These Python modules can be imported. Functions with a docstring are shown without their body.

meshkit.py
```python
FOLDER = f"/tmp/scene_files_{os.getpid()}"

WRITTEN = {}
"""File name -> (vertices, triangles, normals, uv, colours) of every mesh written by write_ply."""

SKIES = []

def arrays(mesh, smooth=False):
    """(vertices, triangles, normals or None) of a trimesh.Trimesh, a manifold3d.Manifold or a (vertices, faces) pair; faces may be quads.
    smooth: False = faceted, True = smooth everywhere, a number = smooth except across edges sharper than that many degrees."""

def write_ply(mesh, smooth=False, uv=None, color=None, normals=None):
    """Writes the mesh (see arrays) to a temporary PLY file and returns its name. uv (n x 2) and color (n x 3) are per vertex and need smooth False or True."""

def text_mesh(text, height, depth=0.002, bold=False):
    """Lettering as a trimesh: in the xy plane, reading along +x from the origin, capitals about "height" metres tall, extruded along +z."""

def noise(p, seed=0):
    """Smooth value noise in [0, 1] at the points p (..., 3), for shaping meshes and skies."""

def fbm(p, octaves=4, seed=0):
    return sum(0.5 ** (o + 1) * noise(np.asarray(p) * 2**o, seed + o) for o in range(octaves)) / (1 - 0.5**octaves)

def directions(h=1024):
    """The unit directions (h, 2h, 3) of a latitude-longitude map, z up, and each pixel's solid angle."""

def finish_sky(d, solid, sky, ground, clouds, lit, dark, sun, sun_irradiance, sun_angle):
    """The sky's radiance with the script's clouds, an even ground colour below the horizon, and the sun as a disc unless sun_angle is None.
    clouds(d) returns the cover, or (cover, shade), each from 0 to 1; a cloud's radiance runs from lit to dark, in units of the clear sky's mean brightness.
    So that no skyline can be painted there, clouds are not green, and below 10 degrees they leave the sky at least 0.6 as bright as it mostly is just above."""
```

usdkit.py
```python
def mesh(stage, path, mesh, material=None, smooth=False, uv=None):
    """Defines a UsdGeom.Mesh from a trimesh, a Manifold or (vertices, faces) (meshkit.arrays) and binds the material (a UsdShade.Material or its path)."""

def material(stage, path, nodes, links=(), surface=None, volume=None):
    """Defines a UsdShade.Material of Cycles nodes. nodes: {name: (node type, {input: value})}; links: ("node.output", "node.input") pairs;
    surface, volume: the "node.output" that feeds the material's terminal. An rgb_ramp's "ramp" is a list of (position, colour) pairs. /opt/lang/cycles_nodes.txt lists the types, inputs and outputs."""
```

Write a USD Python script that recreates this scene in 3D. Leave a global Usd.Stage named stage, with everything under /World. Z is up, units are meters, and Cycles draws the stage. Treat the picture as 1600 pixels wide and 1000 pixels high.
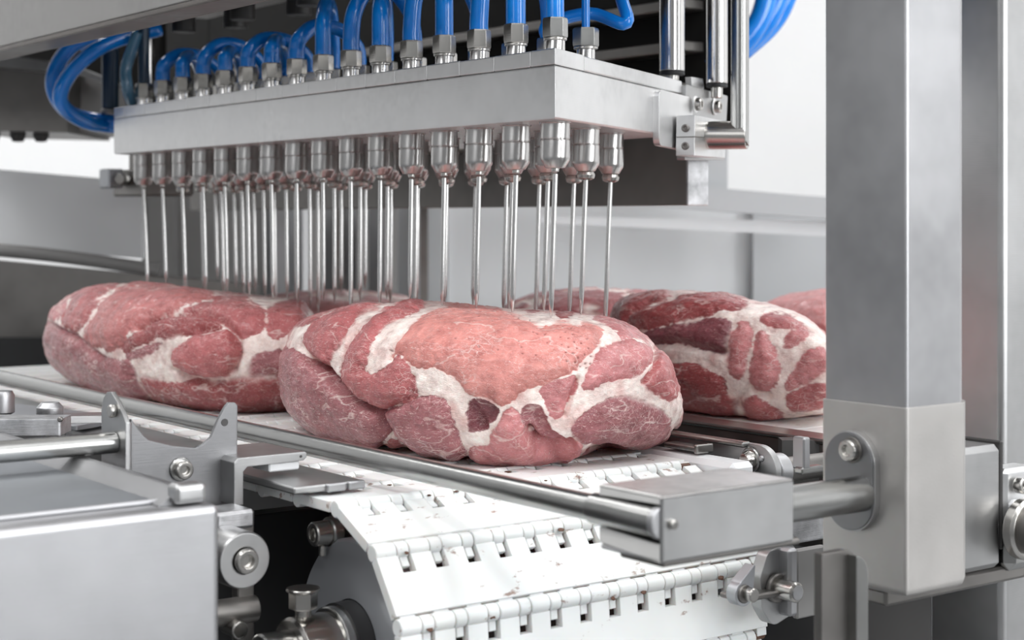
import math, numpy as np, trimesh, manifold3d, usdkit
from shapely.geometry import Polygon, Point, box as sbox
from shapely.ops import unary_union
from scipy.ndimage import map_coordinates
from pxr import Usd, UsdGeom, UsdLux, UsdShade, Gf, Sdf, Vt
from meshkit import noise, fbm

# ------------------------------------------------------------------ camera, lights, exposure
EYE = 1.15
FPX, CX, HY = 2560.0, 800.0, 345.0          # focal length and horizon of the photograph, in its pixels
EXPOSURE = 0.4
stage = Usd.Stage.CreateInMemory()
UsdGeom.SetStageUpAxis(stage, UsdGeom.Tokens.z)
UsdGeom.SetStageMetersPerUnit(stage, 1.0)
UsdGeom.Xform.Define(stage, '/World'); UsdGeom.Scope.Define(stage, '/World/Looks')
RT, FW, UP = np.array([.8, -.6, 0]), np.array([.6, .8, 0]), np.array([0, 0, 1.])
EYEP = np.array([0, 0, EYE])
cam = UsdGeom.Camera.Define(stage, '/World/Camera')
cam.CreateHorizontalApertureAttr(36.0); cam.CreateVerticalApertureAttr(22.5)
cam.CreateFocalLengthAttr(36.0 * FPX / 1600)
cam.CreateVerticalApertureOffsetAttr(-36.0 * (500 - HY) / 1600)
cam.CreateFStopAttr(8.5); cam.CreateFocusDistanceAttr(1.27)
cam.CreateExposureAttr(EXPOSURE)
m4 = Gf.Matrix4d(*RT, 0, *UP, 0, *(-FW), 0, *EYEP, 1)
cam.AddTransformOp().Set(m4)

dome = UsdLux.DomeLight.Define(stage, '/World/Sky'); dome.CreateIntensityAttr(0.1); dome.CreateColorAttr(Gf.Vec3f(.95, .97, 1))

def rect_light(name, pos, aim, w, h, power, col=(1, 1, 1)):
    l = UsdLux.RectLight.Define(stage, '/World/' + name)
    l.CreateWidthAttr(w); l.CreateHeightAttr(h); l.CreateIntensityAttr(power); l.CreateColorAttr(Gf.Vec3f(*col))
    z = -np.array(aim, float); z /= np.linalg.norm(z)
    x = np.cross([0, 1, 0] if abs(z[2]) > .9 else [0, 0, 1], z); x /= np.linalg.norm(x); y = np.cross(z, x)
    l.AddTransformOp().Set(Gf.Matrix4d(*x, 0, *y, 0, *z, 0, *map(float, pos), 1))
for i, (x, y) in enumerate([(-.6, -.4), (-.6, 1.4), (.75, -.6), (2.3, 1.2), (2.2, -.6), (2.2, 3.2), (.6, 3.3), (-.9, 2.7)]):
    rect_light('ceiling_lamp_%03d' % i, (x, y, 3.12), (0, 0, -1), .5, 1.3, 8)
rect_light('window_light', (1.4, -1.72, 1.75), (0, 1, 0), 2.4, 1.5, 4.9, (.97, .985, 1))
rect_light('window_light_side', (-1.72, .2, 1.9), (1, 0, -.1), 1.2, .9, 1.5, (.98, .99, 1))

# ------------------------------------------------------------------ helpers
def ray(px, py): return FW + RT * (px - CX) / FPX + UP * (HY - py) / FPX
def onZ(px, py, z): r = ray(px, py); return EYEP + r * ((z - EYE) / r[2])
def onX(px, py, x): r = ray(px, py); return EYEP + r * (x / r[0])
def onY(px, py, y): r = ray(px, py); return EYEP + r * (y / r[1])
def onD(px, py, d): return EYEP + ray(px, py) * d
def onP(px, py, p0, n):
    r = ray(px, py); return EYEP + r * (np.dot(np.asarray(p0) - EYEP, n) / np.dot(r, n))
def proj(p):
    q = np.asarray(p) - EYEP; d = q @ FW
    return CX + FPX * (q @ RT) / d, HY - FPX * q[..., 2] / d, d

used = {}
def uname(parent, name):
    k = parent + '/' + name; used[k] = used.get(k, 0) + 1
    return name if used[k] == 1 else '%s_%03d' % (name, used[k] - 1)
def cd(prim, **kw):
    for k, v in kw.items():
        if v: prim.SetCustomDataByKey(k, v)
def V(m):
    if hasattr(m, 'to_mesh'):
        q = m.to_mesh(); return trimesh.Trimesh(np.array(q.vert_properties[:, :3]), np.array(q.tri_verts), process=False)
    return m
class Thing:
    """A top-level thing: an Xform at its base, whose parts are meshes below it."""
    def __init__(s, name, label=None, cat=None, base=(0, 0, 0), group=None, kind=None):
        s.base = np.array(base, float); s.path = '/World/' + uname('/World', name)
        x = UsdGeom.Xform.Define(stage, s.path); x.AddTranslateOp().Set(Gf.Vec3d(*map(float, s.base)))
        s.prim = x.GetPrim(); cd(s.prim, label=label, category=cat, group=group, kind=kind)
    def part(s, name, mesh, mat, smooth=32, parent=None, label=None, kind=None):
        mesh = V(mesh); p = (parent or s.path); path = p + '/' + uname(p, name)
        mesh = trimesh.Trimesh(np.array(mesh.vertices) - s.base, np.array(mesh.faces), process=False)
        g = usdkit.mesh(stage, path, mesh, MAT[mat], smooth=smooth)
        cd(g.GetPrim(), label=label, kind=kind)
        return path
def single(name, mesh, mat, label=None, cat=None, group=None, kind=None, smooth=32):
    mesh = V(mesh); v = np.array(mesh.vertices)
    b = np.array([(v[:, 0].min() + v[:, 0].max()) / 2, (v[:, 1].min() + v[:, 1].max()) / 2, v[:, 2].min()])
    path = '/World/' + uname('/World', name)
    g = usdkit.mesh(stage, path, trimesh.Trimesh(v - b, np.array(mesh.faces), process=False), MAT[mat], smooth=smooth)
    g.AddTranslateOp().Set(Gf.Vec3d(*map(float, b)))
    cd(g.GetPrim(), label=label, category=cat, group=group, kind=kind)
    return g
def struct(name, mesh, mat): return single(name, mesh, mat, kind='structure', smooth=False)

def cat(*ms): return trimesh.util.concatenate([V(m) for m in ms])
def box(lo, hi, b=.0012):
    lo, hi = np.minimum(lo, hi).astype(float), np.maximum(lo, hi).astype(float); b = min(b, .45 * (hi - lo).min())
    pts = []
    for i in range(8):
        c = np.array([hi[k] if i >> k & 1 else lo[k] for k in range(3)])
        s = np.array([-1 if i >> k & 1 else 1 for k in range(3)])
        for k in range(3):
            o = s * b; o[k] = 0; pts.append(c + o)
    return trimesh.convex.convex_hull(np.array(pts))
def hull(pts): return trimesh.convex.convex_hull(np.asarray(pts, float))
def frame(axis):
    w = np.asarray(axis, float); w = w / np.linalg.norm(w)
    u = np.cross([0, 0, 1.] if abs(w[2]) < .9 else [1., 0, 0], w); u /= np.linalg.norm(u)
    return u, np.cross(w, u), w
def lathe(profile, p0, axis=(0, 0, 1), seg=28):
    """profile: (radius, height along axis from p0); closed with caps where the radius is above zero."""
    pr = list(profile)
    if pr[0][0] > 1e-6: pr = [(0, pr[0][1])] + pr
    if pr[-1][0] > 1e-6: pr = pr + [(0, pr[-1][1])]
    u, v, w = frame(axis); th = np.linspace(0, 2 * np.pi, seg, endpoint=False)
    vs, fs, rings = [], [], []
    for r, h in pr:
        if r < 1e-6: rings.append([len(vs)] * seg); vs.append(np.asarray(p0) + w * h)
        else:
            rings.append(list(range(len(vs), len(vs) + seg)))
            vs += [np.asarray(p0) + w * h + r * (math.cos(t) * u + math.sin(t) * v) for t in th]
    for a, b in zip(rings[:-1], rings[1:]):
        for i in range(seg):
            j = (i + 1) % seg
            if a[i] != a[j]: fs.append((a[i], a[j], b[j]))
            if b[i] != b[j]: fs.append((a[i], b[j], b[i]))
    return trimesh.Trimesh(np.array(vs), np.array(fs), process=False)
def cyl(p0, p1, r, b=.0008, seg=28):
    L = np.linalg.norm(np.subtract(p1, p0)); b = min(b, .4 * L, .5 * r)
    return lathe([(r - b, 0), (r, b), (r, L - b), (r - b, L)], p0, np.subtract(p1, p0), seg)
def ring(p0, axis, ro, ri, L, b=.0008, seg=32):
    return lathe([(ri, 0), (ro - b, 0), (ro, b), (ro, L - b), (ro - b, L), (ri, L), (ri, 0)][:], p0, axis, seg) if ri <= 0 else \
        V(to_m(cyl(np.asarray(p0), np.asarray(p0) + frame(axis)[2] * L, ro, b, seg)) - to_m(cyl(np.asarray(p0) - frame(axis)[2] * .01, np.asarray(p0) + frame(axis)[2] * (L + .01), ri, 0.0001, seg)))
def to_m(m):
    m = V(m).copy(); m.merge_vertices()
    if m.volume < 0: m.invert()
    return manifold3d.Manifold(manifold3d.Mesh(np.asarray(m.vertices, np.float32), np.asarray(m.faces, np.uint32)))
def tube(path, r, seg=14, smooth=6, cap=True):
    """A hose along a Catmull-Rom path; r a number or one per point."""
    P = np.array(path, float); rr = np.broadcast_to(np.asarray(r, float), len(P))
    if smooth > 1 and len(P) > 2:
        Q, S = [], []
        E = np.vstack([2 * P[0] - P[1], P, 2 * P[-1] - P[-2]])
        for i in range(len(P) - 1):
            a, b, c, d = E[i:i + 4]
            for t in np.arange(smooth) / smooth:
                Q.append(.5 * (2 * b + (c - a) * t + (2 * a - 5 * b + 4 * c - d) * t * t + (-a + 3 * b - 3 * c + d) * t ** 3)); S.append(rr[i] * (1 - t) + rr[i + 1] * t)
        Q.append(P[-1]); S.append(rr[-1]); P, rr = np.array(Q), np.array(S)
    T = np.gradient(P, axis=0); T /= np.linalg.norm(T, axis=1)[:, None]
    u = frame(T[0])[0]; vs, fs = [], []; th = np.linspace(0, 2 * np.pi, seg, endpoint=False)
    for i in range(len(P)):
        u = u - T[i] * (u @ T[i]); u /= np.linalg.norm(u); v = np.cross(T[i], u)
        vs += [P[i] + rr[i] * (math.cos(t) * u + math.sin(t) * v) for t in th]
        if i:
            a, b = (i - 1) * seg, i * seg
            for k in range(seg):
                j = (k + 1) % seg; fs += [(a + k, a + j, b + j), (a + k, b + j, b + k)]
    if cap:
        n = len(vs); vs += [P[0], P[-1]]; e = (len(P) - 1) * seg
        for k in range(seg):
            j = (k + 1) % seg; fs += [(n, j, k), (n + 1, e + k, e + j)]
    return trimesh.Trimesh(np.array(vs), np.array(fs), process=False)
def prism(poly, o, u, v, n, t):
    """Extrudes a 2D outline (in the axes u, v at o) by t along n."""
    g = poly if hasattr(poly, 'exterior') else Polygon(poly)
    m = trimesh.creation.extrude_polygon(g.buffer(0), t, engine='earcut')
    M = np.eye(4); M[:3, 0], M[:3, 1], M[:3, 2], M[:3, 3] = u, v, n, o
    m.apply_transform(M)
    if np.dot(np.cross(u, v), n) < 0: m.invert()
    return m
def rrect(x0, y0, x1, y1, r): return sbox(x0 + r, y0 + r, x1 - r, y1 - r).buffer(r, 6)
def bolt(p, axis, r, h, socket=True):
    """A screw head with its washer: the head is a hexagon unless it has a socket. Returns (head, washer)."""
    a = frame(axis)[2]; p = np.asarray(p, float)
    if socket:
        head = lathe([(r, 0), (r, h - .0008), (r - .0008, h), (r * .52, h), (r * .48, h - .35 * h), (0, h - .35 * h)], p, a, 24)
    else:
        head = lathe([(r, 0), (r, h * .85), (r * .86, h), (0, h)], p, a, 6)
    return head, cyl(p - a * .0004, p + a * .0012, r * 1.3, .0003, 24)

# ------------------------------------------------------------------ materials
MAT = {}
def mat(name, nodes, links, surface='p.BSDF'):
    MAT[name] = usdkit.material(stage, '/World/Looks/' + name, nodes, links, surface=surface)
def steel(name, col, rough, var=.12, brush=(3, 3, 140), bump=.08, blotch=7, metal=1.0):
    lo, hi = [c * (1 - var) for c in col], [min(1, c * (1 + var)) for c in col]
    mat(name, {
        'tc': ('texture_coordinate', {}),
        'mp': ('mapping', {'scale': brush}),
        'n1': ('noise_texture', {'scale': 14.0, 'detail': 3.0}),
        'n2': ('noise_texture', {'scale': float(blotch), 'detail': 4.0, 'roughness': .6}),
        'r': ('rgb_ramp', {'ramp': [(.3, lo), (.7, hi)]}),
        'mr': ('map_range', {'from_min': .25, 'from_max': .75, 'to_min': rough * .8, 'to_max': rough * 1.2}),
        'b': ('bump', {'strength': bump, 'distance': .0006}),
        'bv': ('bevel', {'radius': .0012, 'samples': 3}),
        'p': ('principled_bsdf', {'metallic': metal, 'roughness': rough})},
        [('tc.object', 'mp.vector'), ('mp.vector', 'n1.vector'), ('tc.object', 'n2.vector'), ('n2.fac', 'r.fac'), ('r.color', 'p.base_color'),
         ('n2.fac', 'mr.value'), ('mr.result', 'p.roughness'), ('n1.fac', 'b.height'), ('bv.bevel', 'b.normal'), ('b.normal', 'p.normal')])
steel('steel_brushed', (.44, .44, .44), .36)
steel('steel_grey', (.22, .22, .225), .42)
steel('steel_satin', (.78, .77, .75), .45, var=.08, metal=.2)
steel('steel_hood', (.34, .332, .325), .36, brush=(60, 2, 60))
steel('steel_lip', (.16, .145, .135), .34, var=.2)
steel('steel_column', (.42, .42, .43), .36, brush=(60, 60, 2), bump=.1)
steel('steel_blasted', (.46, .445, .43), .5, brush=(50, 50, 50), bump=.12)
steel('steel_polished', (.62, .61, .60), .12, var=.05, bump=.02)
steel('steel_sheet', (.55, .55, .55), .2, var=.06, bump=.03)
steel('steel_top', (.60, .585, .575), .3, var=.1, blotch=25, metal=.75)
steel('steel_rod', (.40, .40, .39), .24, var=.1, bump=.04)
steel('steel_light', (.43, .43, .44), .42, var=.07)
steel('steel_dark', (.22, .21, .20), .42, var=.25)
steel('steel_worn', (.50, .50, .51), .42, var=.3, blotch=60, bump=.25)
steel('aluminium', (.72, .72, .72), .38, var=.1, blotch=12)
steel('tray_grey', (.30, .315, .335), .45, var=.06)
steel('roller_grey', (.52, .54, .57), .5, var=.05, metal=.7)
steel('cast_grey', (.45, .46, .48), .5, var=.06)
steel('holder_steel', (.50, .49, .48), .25, var=.06, bump=.04)
steel('nickel', (.50, .485, .46), .2, var=.06)
def plain(name, col, rough, **kw): mat(name, {'p': ('principled_bsdf', {'base_color': col, 'roughness': rough, **kw})}, [])
plain('black_rubber', (.012, .012, .013), .55)
plain('dark_paint', (.045, .043, .042), .5)
plain('hood_black', (.012, .0115, .011), .7, specular_ior_level=.15)
plain('panel_white', (.82, .83, .84), .5)
plain('panel_grey', (.42, .43, .44), .45)
plain('panel_light', (.62, .63, .64), .5)
plain('panel_taupe', (.24, .235, .23), .45)
plain('residue', (.10, .045, .025), .6)
plain('spacer_white', (.78, .79, .8), .35)
def painted(name, a, b, scale, rough, bump=.1):
    mat(name, {'tc': ('texture_coordinate', {}), 'n': ('noise_texture', {'scale': float(scale), 'detail': 4.0}), 'r': ('rgb_ramp', {'ramp': [(.3, a), (.7, b)]}),
               'b': ('bump', {'strength': bump, 'distance': .002}), 'p': ('principled_bsdf', {'roughness': rough})},
        [('tc.object', 'n.vector'), ('n.fac', 'r.fac'), ('r.color', 'p.base_color'), ('n.fac', 'b.height'), ('b.normal', 'p.normal')])
painted('wall_paint', (.86, .86, .86), (.90, .90, .90), 3, .6)
painted('wall_cladding', (.30, .305, .31), (.36, .365, .37), 3, .5)
painted('floor_resin', (.20, .205, .21), (.25, .255, .26), 6, .35)
mat('hose_blue', {'tc': ('texture_coordinate', {}), 'n': ('noise_texture', {'scale': 30.0}), 'r': ('rgb_ramp', {'ramp': [(.3, (.001, .17, .60)), (.7, (.002, .23, .76))]}),
                  'p': ('principled_bsdf', {'roughness': .22, 'subsurface_weight': .15, 'subsurface_scale': .004, 'coat_weight': .4, 'coat_roughness': .08})},
    [('tc.object', 'n.vector'), ('n.fac', 'r.fac'), ('r.color', 'p.base_color')])
mat('hose_clear', {'p': ('principled_bsdf', {'base_color': (.09, .22, .34), 'roughness': .15, 'transmission_weight': .35, 'coat_weight': .3})}, [])
plain('hose_dark', (.01, .035, .07), .3)
# white acetal belt with brown meat residue in specks and smears
mat('belt_plastic', {
    'tc': ('geometry', {}), 'mp': ('mapping', {'scale': (55, 120, 90)}),
    'n': ('noise_texture', {'scale': 1.0, 'detail': 5.0, 'roughness': .62}), 's': ('map_range', {'from_min': .625, 'from_max': .69, 'to_min': 0.0, 'to_max': .85, 'clamp': True}),
    'n2': ('noise_texture', {'scale': 9.0, 'detail': 3.0}), 'r2': ('rgb_ramp', {'ramp': [(.35, (.75, .74, .72)), (.65, (.81, .81, .805))]}),
    'st': ('rgb_ramp', {'ramp': [(0, (.16, .07, .045)), (1, (.30, .17, .12))]}),
    'mx': ('mix_color', {}), 'b': ('bump', {'strength': .15, 'distance': .001}), 'bv': ('bevel', {'radius': .001, 'samples': 3}),
    'p': ('principled_bsdf', {'roughness': .38, 'subsurface_weight': .1, 'subsurface_scale': .003})},
    [('tc.position', 'mp.vector'), ('mp.vector', 'n.vector'), ('n.fac', 's.value'), ('tc.position', 'n2.vector'), ('n2.fac', 'r2.fac'), ('n2.fac', 'st.fac'),
     ('s.result', 'mx.fac'), ('r2.color', 'mx.a'), ('st.color', 'mx.b'), ('mx.result', 'p.base_color'), ('n2.fac', 'b.height'), ('bv.bevel', 'b.normal'), ('b.normal', 'p.normal')])
# raw pork: muscle and fat colours come with the mesh, the shader adds fibres, marbling and a wet film
mat('raw_pork', {
    'at': ('attribute', {'attribute': 'tissue'}), 'fm': ('attribute', {'attribute': 'lean'}),
    'tc': ('texture_coordinate', {}),
    'nw': ('noise_texture', {'scale': 55.0, 'detail': 3.0}), 'wv': ('vector_math', {'math_type': 'multiply_add', 'vector2': (.022, .022, .022)}),
    'mp': ('mapping', {'scale': (120, 52, 210), 'rotation': (.5, .3, .4)}),
    'vo': ('voronoi_texture', {'feature': 'distance_to_edge', 'scale': 1.0}), 'vl': ('map_range', {'from_min': .008, 'from_max': .055, 'to_min': .6, 'to_max': 0.0, 'clamp': True}),
    'nm': ('noise_texture', {'scale': 24.0, 'detail': 2.0}), 'ng': ('map_range', {'from_min': .47, 'from_max': .66, 'to_min': 0.0, 'to_max': 1.0, 'clamp': True}), 'vg': ('math', {'math_type': 'multiply'}),
    'mq': ('mapping', {'scale': (260, 90, 480), 'rotation': (.3, .5, -.5)}),
    'n': ('noise_texture', {'scale': 1.0, 'detail': 5.0, 'roughness': .68, 'distortion': 2.2}), 'fi': ('map_range', {'from_min': .56, 'from_max': .68, 'to_min': 0.0, 'to_max': .7, 'clamp': True}),
    'sm': ('math', {'math_type': 'maximum'}), 'f2': ('math', {'math_type': 'multiply'}),
    'n2': ('noise_texture', {'scale': 75.0, 'detail': 5.0, 'roughness': .65}), 'r2': ('rgb_ramp', {'ramp': [(.25, (.70, .60, .60)), (.5, (1.0, 1.0, 1.0)), (.76, (1.26, 1.36, 1.36))]}),
    'mu': ('mix_color', {'blend_type': 'multiply', 'fac': 1.0, 'use_clamp': False, 'use_clamp_result': False}),
    'mx': ('mix_color', {'b': (.80, .58, .55)}),
    'n3': ('noise_texture', {'scale': 230.0, 'detail': 4.0}), 'ad': ('math', {'math_type': 'add'}), 'b': ('bump', {'strength': .7, 'distance': .0018}),
    'ro': ('map_range', {'from_min': .3, 'from_max': .7, 'to_min': .24, 'to_max': .5}),
    'p': ('principled_bsdf', {'subsurface_weight': .18, 'subsurface_scale': .0035, 'subsurface_radius': (1, .4, .32), 'specular_ior_level': .5, 'coat_weight': .25, 'coat_roughness': .15})},
    [('tc.object', 'nw.vector'), ('nw.color', 'wv.vector1'), ('tc.object', 'wv.vector3'), ('wv.vector', 'mp.vector'), ('mp.vector', 'vo.vector'), ('vo.distance', 'vl.value'),
     ('tc.object', 'nm.vector'), ('nm.fac', 'ng.value'), ('vl.result', 'vg.value1'), ('ng.result', 'vg.value2'),
     ('tc.object', 'mq.vector'), ('mq.vector', 'n.vector'), ('n.fac', 'fi.value'), ('fi.result', 'sm.value1'), ('vg.value', 'sm.value2'), ('sm.value', 'f2.value1'), ('fm.fac', 'f2.value2'),
     ('tc.object', 'n2.vector'), ('n2.fac', 'r2.fac'), ('at.color', 'mu.a'), ('r2.color', 'mu.b'), ('mu.result', 'mx.a'), ('f2.value', 'mx.fac'), ('mx.result', 'p.base_color'),
     ('tc.object', 'n3.vector'), ('n3.fac', 'ad.value1'), ('n.fac', 'ad.value2'), ('ad.value', 'b.height'), ('b.normal', 'p.normal'), ('n2.fac', 'ro.value'), ('ro.result', 'p.roughness')])

# ------------------------------------------------------------------ the room
struct('floor', box((-1.9, -1.9, -.1), (3.6, 4.8, 0)), 'floor_resin')
struct('ceiling', box((-1.9, -1.9, 3.15), (3.6, 4.8, 3.25)), 'wall_paint')
struct('wall_back', box((-1.9, 4.7, 0), (3.6, 4.8, 3.15)), 'wall_paint')
struct('wall_right', box((3.5, -1.9, 0), (3.6, 4.7, 3.15)), 'wall_paint')
struct('wall_left', box((-1.9, -1.9, 0), (-1.8, 4.7, 3.15)), 'wall_cladding')
struct('wall_front', box((-1.8, -1.9, 0), (3.5, -1.8, 3.15)), 'wall_cladding')

ZB = EYE - .185                 # top of the conveyor belt
AX, BX = np.array([0, 1., 0]), np.array([1., 0, 0])   # belt runs along -Y, its rollers lie along X
# ------------------------------------------------------------------ large structure behind and above
def slab(poly, d, t=.03):
    """An upright plate whose face stands at distance d: its outline is given as it shows in the photograph."""
    pts = np.array([onD(x, y, d) for x, y in poly]); o = pts[0]
    return prism([((p - o) @ RT, (p - o) @ UP) for p in pts], o, RT, UP, FW, t)

h = Thing('machine_hood', 'large brushed steel hood with a folded lower lip hanging over the needle head', 'machine hood', (.95, 1.5, 1.327))
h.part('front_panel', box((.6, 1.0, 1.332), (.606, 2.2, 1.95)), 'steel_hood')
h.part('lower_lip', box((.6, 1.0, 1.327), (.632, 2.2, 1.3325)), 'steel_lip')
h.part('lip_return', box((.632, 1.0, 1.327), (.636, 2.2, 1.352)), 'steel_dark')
h.part('top_panel', box((.6, 1.0, 1.95), (1.36, 2.2, 1.956)), 'steel_brushed')
h.part('rear_panel', box((1.35, 1.372, 1.262), (1.36, 2.72, 1.95)), 'hood_black'); h.part('rear_panel', box((1.35, 2.722, 1.37), (1.36, 3.5, 1.95)), 'hood_black')
for k, (y0, z0) in enumerate([(1.42, 1.40), (1.42, 1.35), (1.42, 1.30)]):
    h.part('rear_rib', box((1.315, y0, z0), (1.35, 2.6, z0 + .012)), 'steel_dark')
h.part('ceiling_bar', box((.70, 1.05, 1.40), (.75, 2.6, 1.44)), 'hood_black')
pr_ = h.part('port_rail', box((.79, .98, 1.42), (.99, 2.0, 1.45)), 'steel_dark'); h.part('rail_hanger', box((.86, 1.2, 1.45), (.92, 1.23, 1.951)), 'hood_black'); h.part('rail_hanger', box((.86, 1.9, 1.45), (.92, 1.93, 1.951)), 'hood_black')
for k in range(9):
    h.part('hose_port', cyl((.86 + .03 * (k % 2), 1.2 + .075 * k, 1.375), (.86 + .03 * (k % 2), 1.2 + .075 * k, 1.42), .014, seg=18), 'dark_paint', parent=pr_)

d = Thing('drive_housing', 'dark steel housing with round pegs along its lower edge at the far left', 'machine housing', onD(60, 210, 2.35))
d.part('housing_body', slab([(-60, 95), (108, 112), (104, 207), (-60, 203)], 2.35, .25), 'steel_dark')
d.part('upper_cover', slab([(-60, 40), (250, 30), (250, 145), (176, 127), (118, 102), (-60, 77)], 2.7, .05), 'hood_black')
d.part('side_panel', slab([(109, 118), (172, 128), (172, 200), (106, 206)], 2.42, .2), 'panel_taupe')
d.part('top_flange', slab([(-60, 78), (118, 103), (176, 128), (176, 134), (112, 114), (-60, 98)], 2.3, .1), 'steel_brushed')
for px in (-12, 28, 64):
    p = onD(px, 204, 2.38); d.part('peg', lathe([(.0115, 0), (.0115, -.008), (.008, -.016), (0, -.017)][::-1], p, UP, 18), 'dark_paint')

single('splash_guard', slab([(-80, 258), (222, 284), (222, 404), (-80, 379)], 2.5, .02), 'panel_white', 'flat light grey panel behind the left piece of meat, below the bright wall strip', 'panel')
t = Thing('rear_trough', 'dark steel trough with a rolled rim behind the left piece of meat', 'trough', onD(80, 540, 2.4))
t.part('trough_wall', slab([(-80, 400), (250, 432), (400, 445), (400, 545), (-80, 545)], 2.4, .03), 'steel_dark')
t.part('trough_rim', tube([onD(-80, 384, 2.39), onD(80, 399, 2.39), onD(250, 422, 2.39)], .010, 14), 'panel_taupe')
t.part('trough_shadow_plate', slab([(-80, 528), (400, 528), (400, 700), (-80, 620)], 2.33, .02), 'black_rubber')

g = Thing('rear_guard', 'tall grey guard of panels and posts seen between the needles', 'guard', onD(650, 500, 2.75))
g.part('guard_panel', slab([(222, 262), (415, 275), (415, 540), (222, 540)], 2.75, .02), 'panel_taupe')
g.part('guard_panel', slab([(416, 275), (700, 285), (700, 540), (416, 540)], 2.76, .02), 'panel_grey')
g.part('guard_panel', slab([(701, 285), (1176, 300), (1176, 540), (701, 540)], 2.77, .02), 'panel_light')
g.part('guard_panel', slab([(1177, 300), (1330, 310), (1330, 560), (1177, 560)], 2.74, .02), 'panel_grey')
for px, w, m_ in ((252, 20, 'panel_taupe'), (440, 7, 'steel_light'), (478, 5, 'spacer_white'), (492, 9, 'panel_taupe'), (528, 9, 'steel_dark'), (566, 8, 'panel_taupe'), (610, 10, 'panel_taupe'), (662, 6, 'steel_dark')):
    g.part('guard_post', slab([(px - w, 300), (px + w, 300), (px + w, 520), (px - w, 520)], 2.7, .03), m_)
b = Thing('rear_rail', 'long pale steel rail running level behind the needle head towards the column', 'rail', onD(1200, 370, 2.5))
b.part('rail_beam', slab([(880, 272), (1330, 312), (1330, 345), (880, 312)], 2.5, .05), 'panel_grey')
b.part('rail_upright', slab([(1040, 190), (1137, 190), (1137, 300), (1040, 292)], 2.56, .03), 'panel_grey')
b.part('rail_trim', slab([(840, 338), (1330, 346), (1330, 371), (840, 348)], 2.52, .04), 'panel_light')

# ------------------------------------------------------------------ conveyor
BX0, BX1, PITCH, NRX = .552, .8695, .0508, 25
AXY, AXZ, RB = .945, ZB - .1005, .0995
c = Thing('conveyor_belt', 'white hinged plastic conveyor belt stained brown along its hinges', 'conveyor belt', (.71, 1.4, ZB - .02))
def belt_pts():
    pts = [np.array([AXY + RB * math.cos(a), AXZ + RB * math.sin(a)]) for a in []]
    step = 2 * math.asin(PITCH / 2 / RB)
    # hinge points over the nose, chosen so that two hinges show on its face as in the photograph
    ang0 = math.radians(153)
    arc = [ang0 - step * k for k in range(-2, 4)]
    nose = [np.array([AXY + (RB - .004) * math.cos(a), AXZ + (RB - .004) * math.sin(a)]) for a in arc if True]
    nose = [p for p, a in zip(nose, arc) if a > math.pi / 2 + .02 or True]
    return nose, arc
step = 2 * math.asin(PITCH / 2 / (RB - .004))
hinges = []
a = math.radians(160)
for k in range(4): hinges.append((a + step * (2 - k)))      # the lowest hinge first, then up over the nose
H = [np.array([AXY + (RB - .004) * math.cos(q), AXZ + (RB - .004) * math.sin(q)]) for q in hinges]
last = H[-1]; zt = ZB - .0045
dz = zt - last[1]; nxt = np.array([last[0] + math.sqrt(max(PITCH ** 2 - dz ** 2, 1e-6)), zt]); H.append(nxt)
while H[-1][0] < 2.0: H.append(H[-1] + np.array([PITCH, 0]))
w = .0127
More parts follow.
